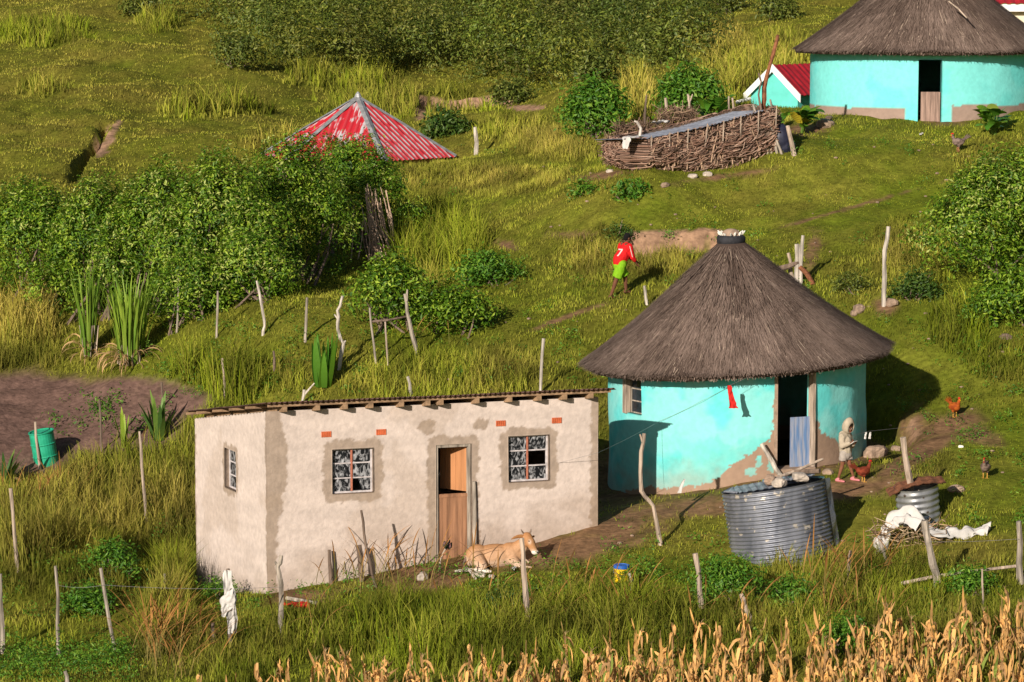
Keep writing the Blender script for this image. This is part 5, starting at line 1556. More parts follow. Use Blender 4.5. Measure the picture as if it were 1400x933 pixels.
# white sheet heap by the small tank
def gp(px, py, dz=0.0):
    p = ground(px, py).copy(); p[2] += dz; return p
cloth('plastic_sheet', 'crumpled white sheet heaped over brush before the small tank', 'sheet', [gp(1203,765,.05), gp(1207,752,.25), gp(1222,748,.55), gp(1242,746,.62), gp(1262,748,.45)], 'cloth_white', [.22, .34, .5, .5, .4], folds=.12, seed=14, nseg=44, nw=16)
cloth('plastic_sheet', 'torn white sheet trailing right from the small tank', 'sheet', [gp(1262,742,.3), gp(1285,742,.22), gp(1310,738,.10), gp(1330,732,.14), gp(1352,731,.08)], 'cloth_white', [.55, .42, .22, .4, .25], folds=.09, seed=15, nseg=44, nw=14)
def brush(name, label, boxes, n, rad, L, cols, seed, flat=.5):
    lr = np.random.default_rng(seed); m = MB(); cc = []
    for k in range(n):
        b = boxes[lr.integers(len(boxes))]; c = np.array(b[0]) + (lr.uniform(-1, 1, 3)) * np.array(b[1])
        d = lr.normal(0, 1, 3); d[2] *= flat; d /= np.linalg.norm(d); l = L*lr.uniform(.4, 1.2)
        k0 = len(m.v); m.tube([c - d*l/2, c + lr.normal(0, l*.06, 3), c + d*l/2], [rad, rad*.8, rad*.4], 4, False)
        c_ = np.array(cols[lr.integers(len(cols))])*lr.uniform(.6, 1.3); cc += [c_]*(len(m.v)-k0)
    o = m.build(name, M['vc'], base=boxes[0][0]); setcol(o.data, np.array(cc)); return tag(o, label, 'brush')
BR = [(.20,.12,.08), (.12,.075,.05), (.30,.20,.13)]
p = gp(1240, 748, .25)
brush('brush_pile', 'dry twigs under the white sheet before the small tank', [(p, (.7, .3, .22))], 130, .012, .6, [(.36,.24,.14), (.22,.14,.08), (.45,.33,.2)], 201)
# stick bundle on the hedge end
m = MB(); cc = []; lr = np.random.default_rng(205)
for k in range(46):
    px = 519 + lr.normal(0, 12); b = ground(px, 351 + lr.normal(0, 2)).copy(); b[1] -= .4; b[2] = gz(b[0], b[1])
    t = at(506 + (px-519)*.5 + lr.normal(0, 5), lr.uniform(250, 310), b[1] + lr.uniform(.0, .5))
    k0 = len(m.v); m.tube([b, (b+t)/2 + lr.normal(0, .05, 3), t], [.02, .016, .01], 5); cc += [np.array([.56, .39, .28])*lr.uniform(.6, 1.25)]*(len(m.v)-k0)
o = m.build('stick_bundle', M['vc'], base=ground(512, 345)); setcol(o.data, np.array(cc)); tag(o, 'pale sticks stacked upright against the right end of the hedge', 'sticks')

# ------------------------------------------------------------------ woven stick pen
A = ground(888, 244); B_ = ground(1058, 216)
pen = root('stick_pen', A, 'pen woven of brown sticks under a flat tin sheet', 'pen')
Ypen = 81.2
lr = np.random.default_rng(210)
# plan: long rounded shape from left end to right end, following the slope
L0 = at(880, 241, Ypen); L1 = at(1058, 212, Ypen + 1.5)
ex = (L1 - L0)*[1, 1, 0]; Lp = np.linalg.norm(ex); ex /= Lp; ey = np.array([-ex[1], ex[0], 0])
Wp = 1.8
def pen_pt(s, z01, bulge=0.0):
    """s in 0..1 round the pen starting at the front right corner going left; returns point"""
    per = 2*Lp + 2*Wp; q_ = s*per
    if q_ < Lp: u, v, nx, ny = Lp - q_, 0, 0, -1
    elif q_ < Lp + Wp: u, v, nx, ny = 0, q_ - Lp, -1, 0
    elif q_ < 2*Lp + Wp: u, v, nx, ny = q_ - Lp - Wp, Wp, 0, 1
    else: u, v, nx, ny = Lp, Wp - (q_ - 2*Lp - Wp), 1, 0
    # rounded left end
    f = max(0, 1 - u/1.1); v = v*(1 - .35*f*f) + Wp/2*.35*f*f
    pb = L0 + ex*u + ey*v
    zb = gz(pb[0], pb[1])
    zt = np.interp(u/Lp, [0, .15, .5, .8, 1], [ztl[0], ztl[1], ztl[2], ztl[3], ztl[4]])
    out = (.10 + bulge + .18*math.sin(math.pi*min(z01, 1))) * (1 + .6*f) + (.22*f*z01)
    return np.array([pb[0] + (ex*nx + ey*ny)[0]*out, pb[1] + (ex*nx + ey*ny)[1]*out, zb + (zt - zb)*z01])
def ztop_at(px, py, u): return at(px, py, Ypen + 1.5*u)[2]
ztl = [ztop_at(880, 192, 0), ztop_at(903, 187, .15), ztop_at(962, 174, .5), ztop_at(1012, 159, .8), ztop_at(1045, 149, 1)]
m = MB(); ns, nz = 90, 8
for i in range(ns):
    for j in range(nz+1): m.v.append(tuple(pen_pt(i/ns, j/nz - (.08 if j == 0 else 0), -.05)))
for i in range(ns):
    for j in range(nz): a = i*(nz+1)+j; b = ((i+1) % ns)*(nz+1)+j; m.f.append((a, a+1, b+1, b))
m.build('wall_core', M['wood_dark'], pen)
m = MB(); cc = []
PC = [(.24,.135,.095), (.18,.10,.07), (.30,.185,.135), (.10,.06,.045), (.36,.24,.18)]
for k in range(3600):
    s = lr.uniform(0, 1); z = lr.uniform(-.02, 1.04); ds = lr.uniform(.006, .032)*(1 if lr.uniform() < .85 else 1.8); dz = lr.normal(0, .10)
    bl = lr.uniform(-.04, .07); cu = lr.uniform(0, .05)
    a = pen_pt((s) % 1, z, bl); c = pen_pt((s+ds/2) % 1, min(max(z+dz*.5, -.03), 1.05), bl+cu); b = pen_pt((s+ds) % 1, min(max(z+dz, -.03), 1.06), bl - .02)
    r_ = lr.uniform(.009, .019); k0 = len(m.v); m.tube([a, c, b], [r_, r_, r_*.6], 5, False)
    cc += [np.array(PC[lr.integers(5)])*lr.uniform(.75, 1.3)]*(len(m.v)-k0)
for k in range(70):
    s = lr.uniform(.0, 1); z0 = lr.uniform(-.05, .2); 
    a = pen_pt(s, z0, .08); b = pen_pt((s + lr.normal(0, .022)) % 1, lr.uniform(.7, 1.12), .09); k0 = len(m.v)
    m.tube([a, (a+b)/2 + lr.normal(0, .02, 3), b], [.02, .02, .013], 5); cc += [np.array([.42, .28, .19])*lr.uniform(.7, 1.25)]*(len(m.v)-k0)
o = m.build('woven_sticks', M['vc'], pen); setcol(o.data, np.array(cc))
# flat tin sheets on top
def pen_top(u, v): 
    p = L0 + ex*u + ey*v; return np.array([p[0], p[1], np.interp(u/Lp, [0, .15, .5, .8, 1], ztl) + .05])
for (ua, ub, dz) in ((-.70, 2.2, .0), (2.0, Lp-.45, .015)):
    m = MB(); nn = 60; V = []
    for j in range(nn+1):
        u = ua + (ub-ua)*j/nn
        for v in (-.22, .8, Wp+.15): V.append(pen_top(u, v) + [0, 0, dz + .012*math.sin(j*1.6) - .06*v])
    F = []
    for j in range(nn):
        for q_ in range(2): a = j*3+q_; F.append((a, a+3, a+4, a+1))
    m.add(V, F); m.add([np.array(p) - [0, 0, .012] for p in V], [f[::-1] for f in F]); m.build('tin_sheet', M['zinc_blue'], pen)
m = MB()
for u in np.linspace(.1, Lp - .1, 8):
    b = pen_top(u, -.30); m.tube([b - [0, 0, .55], b + [lr.normal(0, .04), -.02, .08]], [.02, .016], 5); m.build('stake', M['wood_pale'], pen); m = MB()
m = MB()
for k in range(9):
    b = L0 + ex*(Lp - .25 + .09*k*.7) + ey*(-.15 + lr.normal(0, .08)); b[2] = gz(b[0], b[1]); tp = b + np.array([-.35 + lr.normal(0, .1), lr.normal(0, .08), 1.35*lr.uniform(.7, 1.1)])
    m.tube([b - [0, 0, .1], (b+tp)/2 + lr.normal(0, .03, 3), tp], [.045, .04, .03], 6)
m.build('corner_post', M['wood_grey'], pen)
cloth('pale_rag', 'pale rag hanging over the left end of the pen sheet', 'cloth', [pen_top(-.2, -.1) + [0, 0, .06], pen_top(-.6, -.2) + [0, 0, .05], pen_top(-.72, -.3) - [0, 0, .25]], 'cloth_white', [.4, .3, .15], folds=.03, seed=17)
# brush heap, cloth and branch behind the pen
q0 = at(868, 186, 83.9); q0[2] = gz(q0[0], q0[1]) + .62; q1 = at(925, 178, 84.9); q1[2] = gz(q1[0], q1[1]) + .75
q2 = at(845, 190, 83.2); q2[2] = gz(q2[0], q2[1]) + .4
brush('brush_pile', 'dark brown brushwood heap behind the stick pen', [(q0, (.60, .5, .5)), (q1, (.55, .5, .55)), (q2, (.35, .4, .35))], 1900, .012, .55, BR, 211, .9)
cloth('white_rag', 'white rag thrown over the brushwood heap', 'cloth', [at(893, 168, 83.8), at(902, 167, 83.7), at(914, 166, 83.8)], 'cloth_white', [.25, .4, .2], folds=.06, seed=19, nseg=14, nw=8)
rail('bare_branch', 'pale bent branch sticking out of the brushwood heap', 'branch', [at(874, 190, 83), at(876, 176, 83), at(871, 167, 83), at(867, 166, 83)], [.05, .045, .04, .03], 'wood_white')
# dark tarpaulin bundle at the right end
b = ground(1068, 212); tb = root('tarpaulin_bundle', b, 'dark blue tarpaulin bundle at the right end of the stick pen', 'tarpaulin')
m = MB(); m.ell(b + [0, .35, .42], (.34, .34, .46)); m.ell(b + [.12, .4, .2], (.34, .36, .3)); m.ell(b + [-.15, .45, .55], (.25, .3, .4))
m.fused('bundle', M['tarp'], tb, .03, 3)
rail('pale_board', 'pale weathered board leaning on the dark tarpaulin bundle', 'board', [b + [.38, -.05, -.05], b + [.28, .0, .4], b + [.18, .08, .82]], [.07, .065, .055], 'wood_pale')

# ------------------------------------------------------------------ corrugated tanks
def tank(name, label, C, r, H, tilt, taper, pitch, amp, mt, side_tilt=0.0, hole=False, spots=0):
    rt = root(name, C, label, 'tank'); Rm = roty(tilt) @ rotx(side_tilt)
    nz = int(H/pitch*6); na = 72; V = []
    for j in range(nz+1):
        z = H*j/nz
        for i in range(na):
            a = 2*math.pi*i/na; rr = (r + taper*(1-z/H)) + amp*math.cos(2*math.pi*z/pitch) + .008*math.sin(3*a+z*2) + .006*math.sin(7*a-z*3)
            V.append(C + Rm @ np.array([rr*math.sin(a), -rr*math.cos(a), z]))
    j, i = np.meshgrid(np.arange(nz), np.arange(na), indexing='ij'); i2 = (i+1) % na
    F = np.c_[(j*na+i).ravel(), (j*na+i2).ravel(), ((j+1)*na+i2).ravel(), ((j+1)*na+i).ravel()]
    npobj('shell', V, [F], M[mt], None, rt, smooth=True)
    return rt, Rm
def zinc_tank_mat(name, c1, c2, spot, sc, lo):
    m = mat(name, c1, .45, .2, 4, .05, 30, metal=.55, spec=.5, color2=c2, stretch=(1, 1, .25))
    t = m.node_tree; L = t.links; b = t.nodes['Principled BSDF']
    src = b.inputs['Base Color'].links[0].from_socket
    tc = t.nodes.new('ShaderNodeTexCoord'); n = t.nodes.new('ShaderNodeTexNoise'); n.inputs['Scale'].default_value = sc; n.inputs['Detail'].default_value = 4
    L.new(tc.outputs['Object'], n.inputs['Vector'])
    r_ = t.nodes.new('ShaderNodeMapRange'); r_.inputs[1].default_value = lo; r_.inputs[2].default_value = lo + .05
    L.new(n.outputs['Fac'], r_.inputs[0])
    mx = t.nodes.new('ShaderNodeMix'); mx.data_type = 'RGBA'; L.new(r_.outputs[0], mx.inputs[0]); L.new(src, mx.inputs[6]); mx.inputs[7].default_value = (*spot, 1)
    L.new(mx.outputs[2], b.inputs['Base Color'])
    return m
M['tank_big'] = zinc_tank_mat('old_zinc', (.14, .15, .18), (.30, .31, .35), (.60, .54, .46), 5.5, .62)
M['tank_small'] = zinc_tank_mat('pale_old_zinc', (.22, .225, .24), (.40, .40, .40), (.10, .07, .05), 7.0, .62)
tg = at(1081, 786, 55.2); Ct = np.array([tg[0], tg[1] + 1.0, 0]); Ct[2] = at(1081, 786, 55.2)[2] - .1
tk, Rt = tank('water_tank', 'big dented corrugated tin tank tilted left among weeds', Ct, 1.03, 1.72, R(-9), .0, .078, .016, 'tank_big', side_tilt=R(-5))
topc = Ct + Rt @ np.array([0, 0, 1.72])
tp = lambda x, y, z=0: topc + Rt @ np.array([x, y, z])
m = MB(); V = []
for (x0, x1, y0, y1, z, ry, nm) in ((-1.05, .15, -.75, .7, .02, .0, 'lid_sheet'), (-.15, .85, -.35, .85, .06, .05, 'lid_sheet')):
    m = MB(); n = 26; V = []
    for j in range(n+1):
        x = x0 + (x1-x0)*j/n
        for y in (y0, (y0+y1)/2, y1): 
            k = .99/max(1, math.hypot(x, y)); V.append(tp(x*k, y*k, z + .012*math.sin(j*1.8) + ry*x))
    F = []
    for j in range(n):
        for q_ in range(2): a = j*3+q_; F.append((a, a+3, a+4, a+1))
    m.add(V, F); m.add([np.array(p) - [0, 0, .01] for p in V], [f[::-1] for f in F]); m.build('lid', M['zinc_blue'], tk)
# torn flap on the dark right side
m = MB(); V = []
for j in range(30):
    z = 1.70*j/29
    for (a, r_) in ((R(78), 1.05), (R(84), 1.10 + .05*math.sin(j*.5)), (R(90), 1.15)): V.append(Ct + Rt @ np.array([r_*math.sin(a), -r_*math.cos(a), z + .0]))
F = [(3*j+q_, 3*j+q_+1, 3*j+q_+4, 3*j+q_+3) for j in range(29) for q_ in range(2)]
m.add(V, F); m.add([np.array(p) + [-.012, .004, 0] for p in V], [f[::-1] for f in F]); m.build('loose_edge', M['zinc'], tk)
def rock(name, label, c, r, m, seed, sq=(1, .8, .7), group=None, cat='stone'):
    lr = np.random.default_rng(seed); mb = MB(); mb.ell((0, 0, 0), 1, nu=16, nv=11); V = np.array(mb.v)
    d = 1 + (fbm(V[:, 0]*1.3+seed, V[:, 1]*1.3, V[:, 2]*1.3, o=3, s=seed) - .5)*.9
    V = V * d[:, None]; V = np.sign(V)*np.abs(V)**.85 * np.array(sq) * r
    V = V @ rotz(lr.uniform(0, 6.28)).T
    mb.v = [tuple(np.array(c) + v) for v in V]
    return tag(mb.build(name, M[m], base=c), label, cat, group)
SG = 'stones holding down the tank lid'
rock('stone', 'yellowish stone in the middle of the big tank lid', tp(.08, -.75, .09), .14, 'stone_pale', 301, group=SG)
rock('stone', 'flat pale stone at the right of the big tank lid', tp(.52, -.55, .13), .20, 'stone_pale', 302, (1, .8, .5), group=SG)
rock('straw_clump', 'straw coloured lump at the foot of the leaning post on the tank lid', tp(-.05, -.35, .14), .15, 'clay', 303, cat='clump')
rail('lid_pole', 'pale pole laid across the big tank lid', 'pole', [tp(-.1, -.2, .12), tp(.5, .1, .2), tp(1.1, .35, .33)], [.03, .03, .025], 'wood_pale')
rail('lid_pole', 'dark plank laid on the right of the tank lid', 'plank', [tp(.3, .3, .14), tp(.65, -.1, .18), tp(.95, -.3, .16)], [.05, .05, .05], 'wood_dark')
# broken base of the tank
rock('broken_plinth', 'broken pale mortar lump under the left foot of the big tank', Ct + [-.45, -1.0, -.03], .3, 'stone_pale', 304, (1.1, .5, .5), cat='rubble')
sg = ground(1263, 724); Cs = np.array([sg[0], sg[1]+.42, sg[2]-.05])
ts, Rs = tank('small_tank', 'small rusty holed corrugated tank behind the tall pale post', Cs, .44, .86, R(-8), -.03, .125, .014, 'tank_small', side_tilt=R(2))
stp = lambda x, y, z=0: Cs + Rs @ np.array([x, y, .86 + z])
m = MB(); n = 20; V = []
for j in range(n+1):
    x = -.58 + 1.16*j/n
    for y in (-.30, 0, .36): V.append(stp(x, y, .05 + .04*math.sin(x*4+1) - .10*max(0, -x-.3)*3 + .01*math.sin(j*1.7)))
F = [(3*j+q_, 3*j+q_+3, 3*j+q_+4, 3*j+q_+1) for j in range(n) for q_ in range(2)]
m.add(V, F); m.add([np.array(p) - [0, 0, .012] for p in V], [f[::-1] for f in F]); m.build('lid', M['rust'], ts)
post('thin brown crooked stick leaning on the small tank', (1253,715), [(1258,690),(1256,670)], .022, 'wood_pale', 'stick', 'stick', None)
# ------------------------------------------------------------------ green drum, yellow bucket
def lathe(rt, name, prof, C, Rm, m, na=28, capb=True, capt=True):
    mb = MB()
    for (r_, z) in prof:
        for i in range(na): a = 2*math.pi*i/na; mb.v.append(tuple(C + Rm @ np.array([r_*math.sin(a), -r_*math.cos(a), z])))
    for j in range(len(prof)-1):
        for i in range(na): a = j*na+i; b = j*na+(i+1) % na; mb.f.append((a, b, b+na, a+na))
    if capb: mb.f.append(tuple(range(na))[::-1])
    if capt: mb.f.append(tuple((len(prof)-1)*na + i for i in range(na)))
    return mb.build(name, M[m], rt, smooth=False)
gd = ground(62, 640)
dr_ = root('oil_drum', gd, 'dented green steel drum leaning at the edge of the tilled plot', 'drum'); Rd = roty(R(-8)) @ rotx(R(5))
cd = gd + [0, .3, -.05]
lathe(dr_, 'drum_body', [(.30,0),(.305,.02),(.29,.05),(.29,.28),(.305,.30),(.29,.32),(.29,.58),(.305,.60),(.29,.62),(.29,.86),(.31,.88),(.31,.90),(.27,.90),(.27,.87)], cd, Rd, 'green')
yb = ground(850, 799); yr_ = root('bucket', yb, 'yellow bucket with blue lid in the grass before the house', 'bucket')
lathe(yr_, 'bucket_body', [(.125,0),(.135,.05),(.14,.30),(.14,.31)], yb + [0, .14, -.02], np.eye(3), 'yellow')
lathe(yr_, 'lid', [(.15,.285),(.155,.30),(.155,.35),(.12,.355),(.115,.345)], yb + [0, .14, -.02], np.eye(3), 'blue')
m = MB(); m.tube([yb + [-.15, .14, .27], yb + [-.16, .05, .2], yb + [0, -.02, .14], yb + [.16, .05, .2], yb + [.15, .14, .27]], .006, 5); m.build('handle', M['wire'], yr_)
# ------------------------------------------------------------------ stones and rubbish
def gr(px, py, dz=.0): p = ground(px, py).copy(); p[2] += dz; return p
RK = [('brown boulder before the left plinth of the far hut', 1128, 173, .28, 'stone'), ('dark small stone beside the brown boulder by the far hut', 1134, 164, .14, 'wood_dark'), ('pinkish stone at the foot of the tall white post', 1219, 417, .16, 'stone'),
      ('pinkish stone behind the right edge of the near thatch', 1175, 426, .17, 'stone'), ('second pinkish stone behind the near thatch, lower left of the other', 1168, 432, .12, 'stone'),
      ('grey block under the stick pen, left one', 947, 243, .12, 'stone_pale'), ('grey block under the stick pen, right one', 967, 241, .12, 'stone_pale'), ('flat brown stone on the pasture below the pen', 909, 257, .12, 'stone'),
      ('pale stone on the straw left of the pen', 834, 236, .10, 'stone_pale'), ('pale slab in the rubble before the house door', 578, 793, .15, 'stone_pale'), ('pale slab in the rubble below the cow', 655, 789, .11, 'stone_pale'),
      ('small slab right of the cow rubble', 672, 790, .07, 'stone_pale'), ('brown lump at the foot of the near hut right wall', 1198, 624, .28, 'clay'), ('small stone beside the doorstep of the near hut', 1132, 648, .11, 'stone'),
      ('small white pebble on the path below the orange hen', 1314, 612, .05, 'bone'), ('pale stone among the cut bank on the right', 1225, 616, .12, 'stone'), ('brown clod on the bank left of the grey hen', 1308, 672, .14, 'clay'),
      ('dark stone by the near right edge slope', 1375, 463, .13, 'wood_dark')]
for i, (lb, px, py, r_, mm) in enumerate(RK): rock('stone', lb, gr(px, py, r_*.25), r_, mm, 320+i, (1.2, .8, .65))
rail('broken_branch', 'pale broken branch lying in the rubble below the cow', 'branch', [gr(636, 782, .06), gr(643, 788, .1), gr(650, 795, .04)], [.035, .04, .03], 'wood_white')
rail('broken_branch', 'forked pale branch lying flat below the cow', 'branch', [gr(622, 786, .05), gr(643, 785, .08), gr(668, 783, .05)], [.03, .035, .02], 'wood_white')
rail('plank', 'weathered plank lying at the foot of the house front', 'plank', [gr(392, 822, .05), gr(415, 826, .05), gr(438, 829, .05)], [.04, .04, .035], 'wood_grey')
cloth('coloured_rag', 'red and dark rag lying at the foot of the house corner', 'cloth', [gr(392, 830, .05), gr(410, 832, .08), gr(425, 834, .05)], 'cloth_red', [.25, .3, .2], folds=.05, seed=23)
cloth('white_litter', 'scrap of white litter in the grass below the cow', 'litter', [gr(700, 783, .05), gr(706, 782, .08)], 'cloth_white', [.12, .1], folds=.03, seed=24, nseg=5, nw=4)
cloth('blue_litter', 'scrap of pale blue litter on the lawn before the far hut', 'litter', [gr(1257, 187, .04), gr(1262, 186, .08)], 'cloth_white', [.16, .12], folds=.03, seed=25, nseg=5, nw=4)
# cane with a dark rag flower before the house door
b = ground(600, 782)
ck = root('rag_stick', b, 'pale cane topped with a bunch of dark rag before the house door', 'stick')
MB().tube([b - [0, 0, .15], at(602, 765, b[1]), at(610, 748, b[1])], [.025, .022, .02], 6).build('cane', M['wood_pale'], ck)
c = at(612, 744, b[1]); m = MB(); lr = np.random.default_rng(40)
for k in range(26):
    d = lr.normal(0, 1, 3); d /= np.linalg.norm(d); m.tube([c, c + d*.08, c + d*.08 + [0, 0, -.05]], [.012, .03, .01], 4)
o = m.build('rag', M['vc'], ck); setcol(o.data, np.where(rng.uniform(0, 1, (len(m.v), 1)) < .12, [.5, .2, .25], [.03, .05, .025]))
# ------------------------------------------------------------------ the cow, lying down, head turned to the right
cw = at(637, 777, 56.35); cw[2] = gz(cw[0], cw[1])
cow = root('cow', cw, 'young tan cow lying before the pale house with its head up', 'cow')
def CB(x, y, z): return cw + np.array([x, y, z])
m = MB()
m.ell(CB(.62, .06, .27), (.50, .25, .245)); m.ell(CB(.24, .05, .27), (.26, .24, .235)); m.ell(CB(.90, .04, .30), (.27, .21, .25))
m.ell(CB(.10, .06, .22), (.14, .16, .17))
m.ell(CB(.97, .06, .47), (.14, .09, .08))
m.cap(CB(.98, .03, .38), .165, CB(1.16, -.02, .55), .115)
m.cap(CB(1.02, .0, .25), .13, CB(1.17, -.03, .46), .08)           # dewlap
# head
m.cap(CB(1.23, -.05, .67), .105, CB(1.30, -.12, .56), .10); m.cap(CB(1.30, -.12, .56), .094, CB(1.38, -.20, .41), .066)
m.ell(CB(1.385, -.205, .40), (.076, .068, .06)); m.ell(CB(1.215, -.04, .72), (.075, .07, .05))
# near hind leg folded: thigh, hock, cannon, hoof
m.cap(CB(.22, -.12, .26), .15, CB(.34, -.24, .12), .10); m.cap(CB(.36, -.25, .13), .075, CB(.20, -.30, .05), .045); m.cap(CB(.20, -.30, .05), .04, CB(.36, -.34, .035), .035); m.cap(CB(.36, -.34, .035), .035, CB(.50, -.34, .03), .03)
# forelegs
m.cap(CB(.95, -.12, .22), .11, CB(1.10, -.20, .08), .065); m.cap(CB(1.10, -.20, .08), .06, CB(1.30, -.22, .06), .05); m.cap(CB(1.30, -.22, .055), .048, CB(1.14, -.27, .035), .035)
m.cap(CB(1.05, .10, .2), .10, CB(1.28, .02, .09), .06); m.cap(CB(1.28, .02, .09), .055, CB(1.42, -.06, .05), .04)
def cow_col(V):
    x, y, z = (V - cw).T
    n = fbm(x*6, y*6, z*6, o=3, s=3)
    tan_ = np.array([.43, .215, .095]); pale = np.array([.62, .45, .33]); wht = np.array([.80, .70, .60])
    k = sstep(.36, .10, z + (n-.5)*.25)[:, None]*.9
    k = np.maximum(k, (sstep(.0, -.22, y)*.35)[:, None])
    head = (x > 1.17) & (z > .34)
    k = np.where(head[:, None], sstep(.5, .4, z)[:, None]*.8, k)
    c = tan_*(1-k) + pale*k
    w1 = np.maximum(sstep(.10, .05, z), ((np.hypot(x-1.385, z-.40) < .07) & (z < .43))*1.0)
    w1 = np.maximum(w1, sstep(.055, .01, np.hypot(x-1.28, (z-.60)*.8))*(y < -.1)*.4)[:, None]
    c = c*(1-w1) + wht*w1
    top = sstep(.66, .74, z)[:, None]*.35; c = c*(1-top) + np.array([.40, .16, .05])*top
    return c*(.9+.2*n[:, None])
m.fused('body', M['hide'], cow, .013, 5, cow_col)
def ear(p, d, up, L, wd, nm, mm, par):
    d = np.array(d, float); d /= np.linalg.norm(d); s = np.cross(d, up); s /= np.linalg.norm(s); n_ = np.cross(s, d); V = []; F = []
    for k in range(7):
        t = k/6; w_ = wd*math.sin(math.pi*min(.12 + t*.88, 1))**.7*.5
        for j in range(5): q_ = j/4*2-1; V.append(np.array(p) + d*L*t + s*w_*q_ + n_*w_*.55*q_*q_ - np.array([0, 0, .06])*t*t)
    F = [(k*5+j, k*5+j+1, (k+1)*5+j+1, (k+1)*5+j) for k in range(6) for j in range(4)]
    b = MB(); b.add(V, F); b.add([v + n_*-.012 for v in V], [f[::-1] for f in F]); return b.build(nm, M[mm], par, smooth=True, colf=(lambda v: np.tile([.52, .25, .10], (len(v), 1))))
ear(CB(1.19, -.06, .665), (-1, -.2, .12), (0, .5, 1), .30, .16, 'ear', 'vc', cow)
ear(CB(1.28, .03, .665), (.5, .9, .1), (0, -.3, 1), .18, .11, 'ear', 'vc', cow)
for (a, b_) in ((CB(1.165, -.045, .74), (-.06, -.01, .075)), (CB(1.285, -.03, .755), (.025, 0, .06))):
    MB().tube([a, a + np.array(b_)*.6, a + np.array(b_) + [0, 0, .02]], [.022, .016, .005], 7).build('horn', M['wood_dark'], cow)
MB().ell(CB(1.268, -.19, .615), (.017, .016, .014)).build('eye', M['hair'], cow)
for dx in (-.02, .025): MB().ell(CB(1.405 + dx*1.2, -.258 + abs(dx)*.3, .405), (.012, .01, .009)).build('nostril', M['hair'], cow)
MB().tube([CB(.02, -.02, .26), CB(-.04, -.08, .15), CB(-.02, -.14, .06), CB(.03, -.2, .04)], [.03, .025, .03, .05], 7).build('tail', M['wood_dark'], cow, smooth=True)

# ------------------------------------------------------------------ people
SKIN = lambda v: np.tile([.15, .062, .034], (len(v), 1)) * (.9 + .2*fbm(v[:, 0]*9, v[:, 1]*9, v[:, 2]*9, s=4)[:, None])
def flat_col(c): return lambda v: np.tile(c, (len(v), 1)) * (.93 + .14*fbm(v[:, 0]*14, v[:, 1]*14, v[:, 2]*14, s=5)[:, None])
def hand(m, w_, d, side, s=1.0, curl=.5):
    """palm, four fingers of different lengths and a thumb; d pointing along the hand"""
    d = np.array(d, float); d /= np.linalg.norm(d); side = np.array(side, float); side -= d*(side @ d); side /= np.linalg.norm(side); n_ = np.cross(d, side)
    w_ = np.array(w_, float)
    for k in range(4): m.cap(w_ + side*(k-1.5)*.012*s, .016*s, w_ + d*.075*s + side*(k-1.5)*.019*s, .0145*s, 8)
    for k, L in enumerate((.062, .078, .072, .055)):
        a = w_ + d*.078*s + side*(k-1.5)*.02*s; b = a + (d*math.cos(curl*.5) - n_*math.sin(curl*.5))*L*.5*s; c = b + (d*math.cos(curl*1.3) - n_*math.sin(curl*1.3))*L*.5*s
        m.cap(a, .0095*s, b, .009*s, 7); m.cap(b, .009*s, c, .0075*s, 7)
    a = w_ + d*.02*s - side*.028*s; b = a + (d*.6 - side*.7 - n_*.3)*.045*s; c = b + (d*.9 - side*.1 - n_*.4)*.03*s
    m.cap(a, .013*s, b, .011*s, 7); m.cap(b, .011*s, c, .009*s, 7)
def foot(m, ankle, f, s=1.0, r=.036):
    f = np.array(f, float); f /= np.linalg.norm(f); a = np.array(ankle, float); h = a - f*.05*s + [0, 0, -.045*s]
    m.cap(h, r*s, a + f*.10*s + [0, 0, -.05*s], .034*s, 9); m.cap(a + f*.10*s + [0, 0, -.05*s], .036*s, a + f*.165*s + [0, 0, -.058*s], .024*s, 9); m.cap(a, .038*s, h, r*s, 9)
def head(m, c, f, s=1.0):
    """skull, jaw, nose, ears; f = facing"""
    c = np.array(c, float); f = np.array(f, float); f /= np.linalg.norm(f); sd = np.cross(f, [0, 0, 1.0]); sd /= np.linalg.norm(sd); u = np.cross(sd, f)
    Rm = np.c_[sd, f, u]
    m.ell(c + u*.02*s - f*.012*s, (.074*s, .092*s, .095*s), Rm); m.ell(c + f*.025*s - u*.045*s, (.058*s, .066*s, .07*s), Rm)
    m.ell(c + f*.098*s - u*.015*s, (.014*s, .018*s, .018*s), Rm); m.ell(c + f*.085*s - u*.062*s, (.026*s, .016*s, .013*s), Rm); m.ell(c + f*.07*s - u*.10*s, (.026*s, .025*s, .02*s), Rm)
    for k in (-1, 1): m.ell(c + sd*k*.078*s - u*.01*s - f*.01*s, (.012*s, .022*s, .032*s), Rm); m.ell(c + f*.078*s + sd*k*.03*s + u*.018*s, (.024*s, .014*s, .010*s), Rm)
    return sd, f, u
def face_bits(par, c, f, s=1.0):
    c = np.array(c, float); f = np.array(f, float); f /= np.linalg.norm(f); sd = np.cross(f, [0, 0, 1.0]); sd /= np.linalg.norm(sd); u = np.cross(sd, f); Rm = np.c_[sd, f, u]
    for k in (-1, 1): MB().ell(c + f*.088*s + sd*k*.030*s + u*.004*s, (.013*s, .007*s, .007*s), Rm).build('eye', M['bone'], par, smooth=True)
    for k in (-1, 1): MB().ell(c + f*.0935*s + sd*k*.030*s + u*.004*s, (.0055*s, .004*s, .0055*s), Rm).build('pupil', M['hair'], par, smooth=True)
    MB().ell(c + f*.099*s - u*.062*s, (.022*s, .005*s, .004*s), Rm).build('mouth', M['cloth_red'], par, smooth=True)

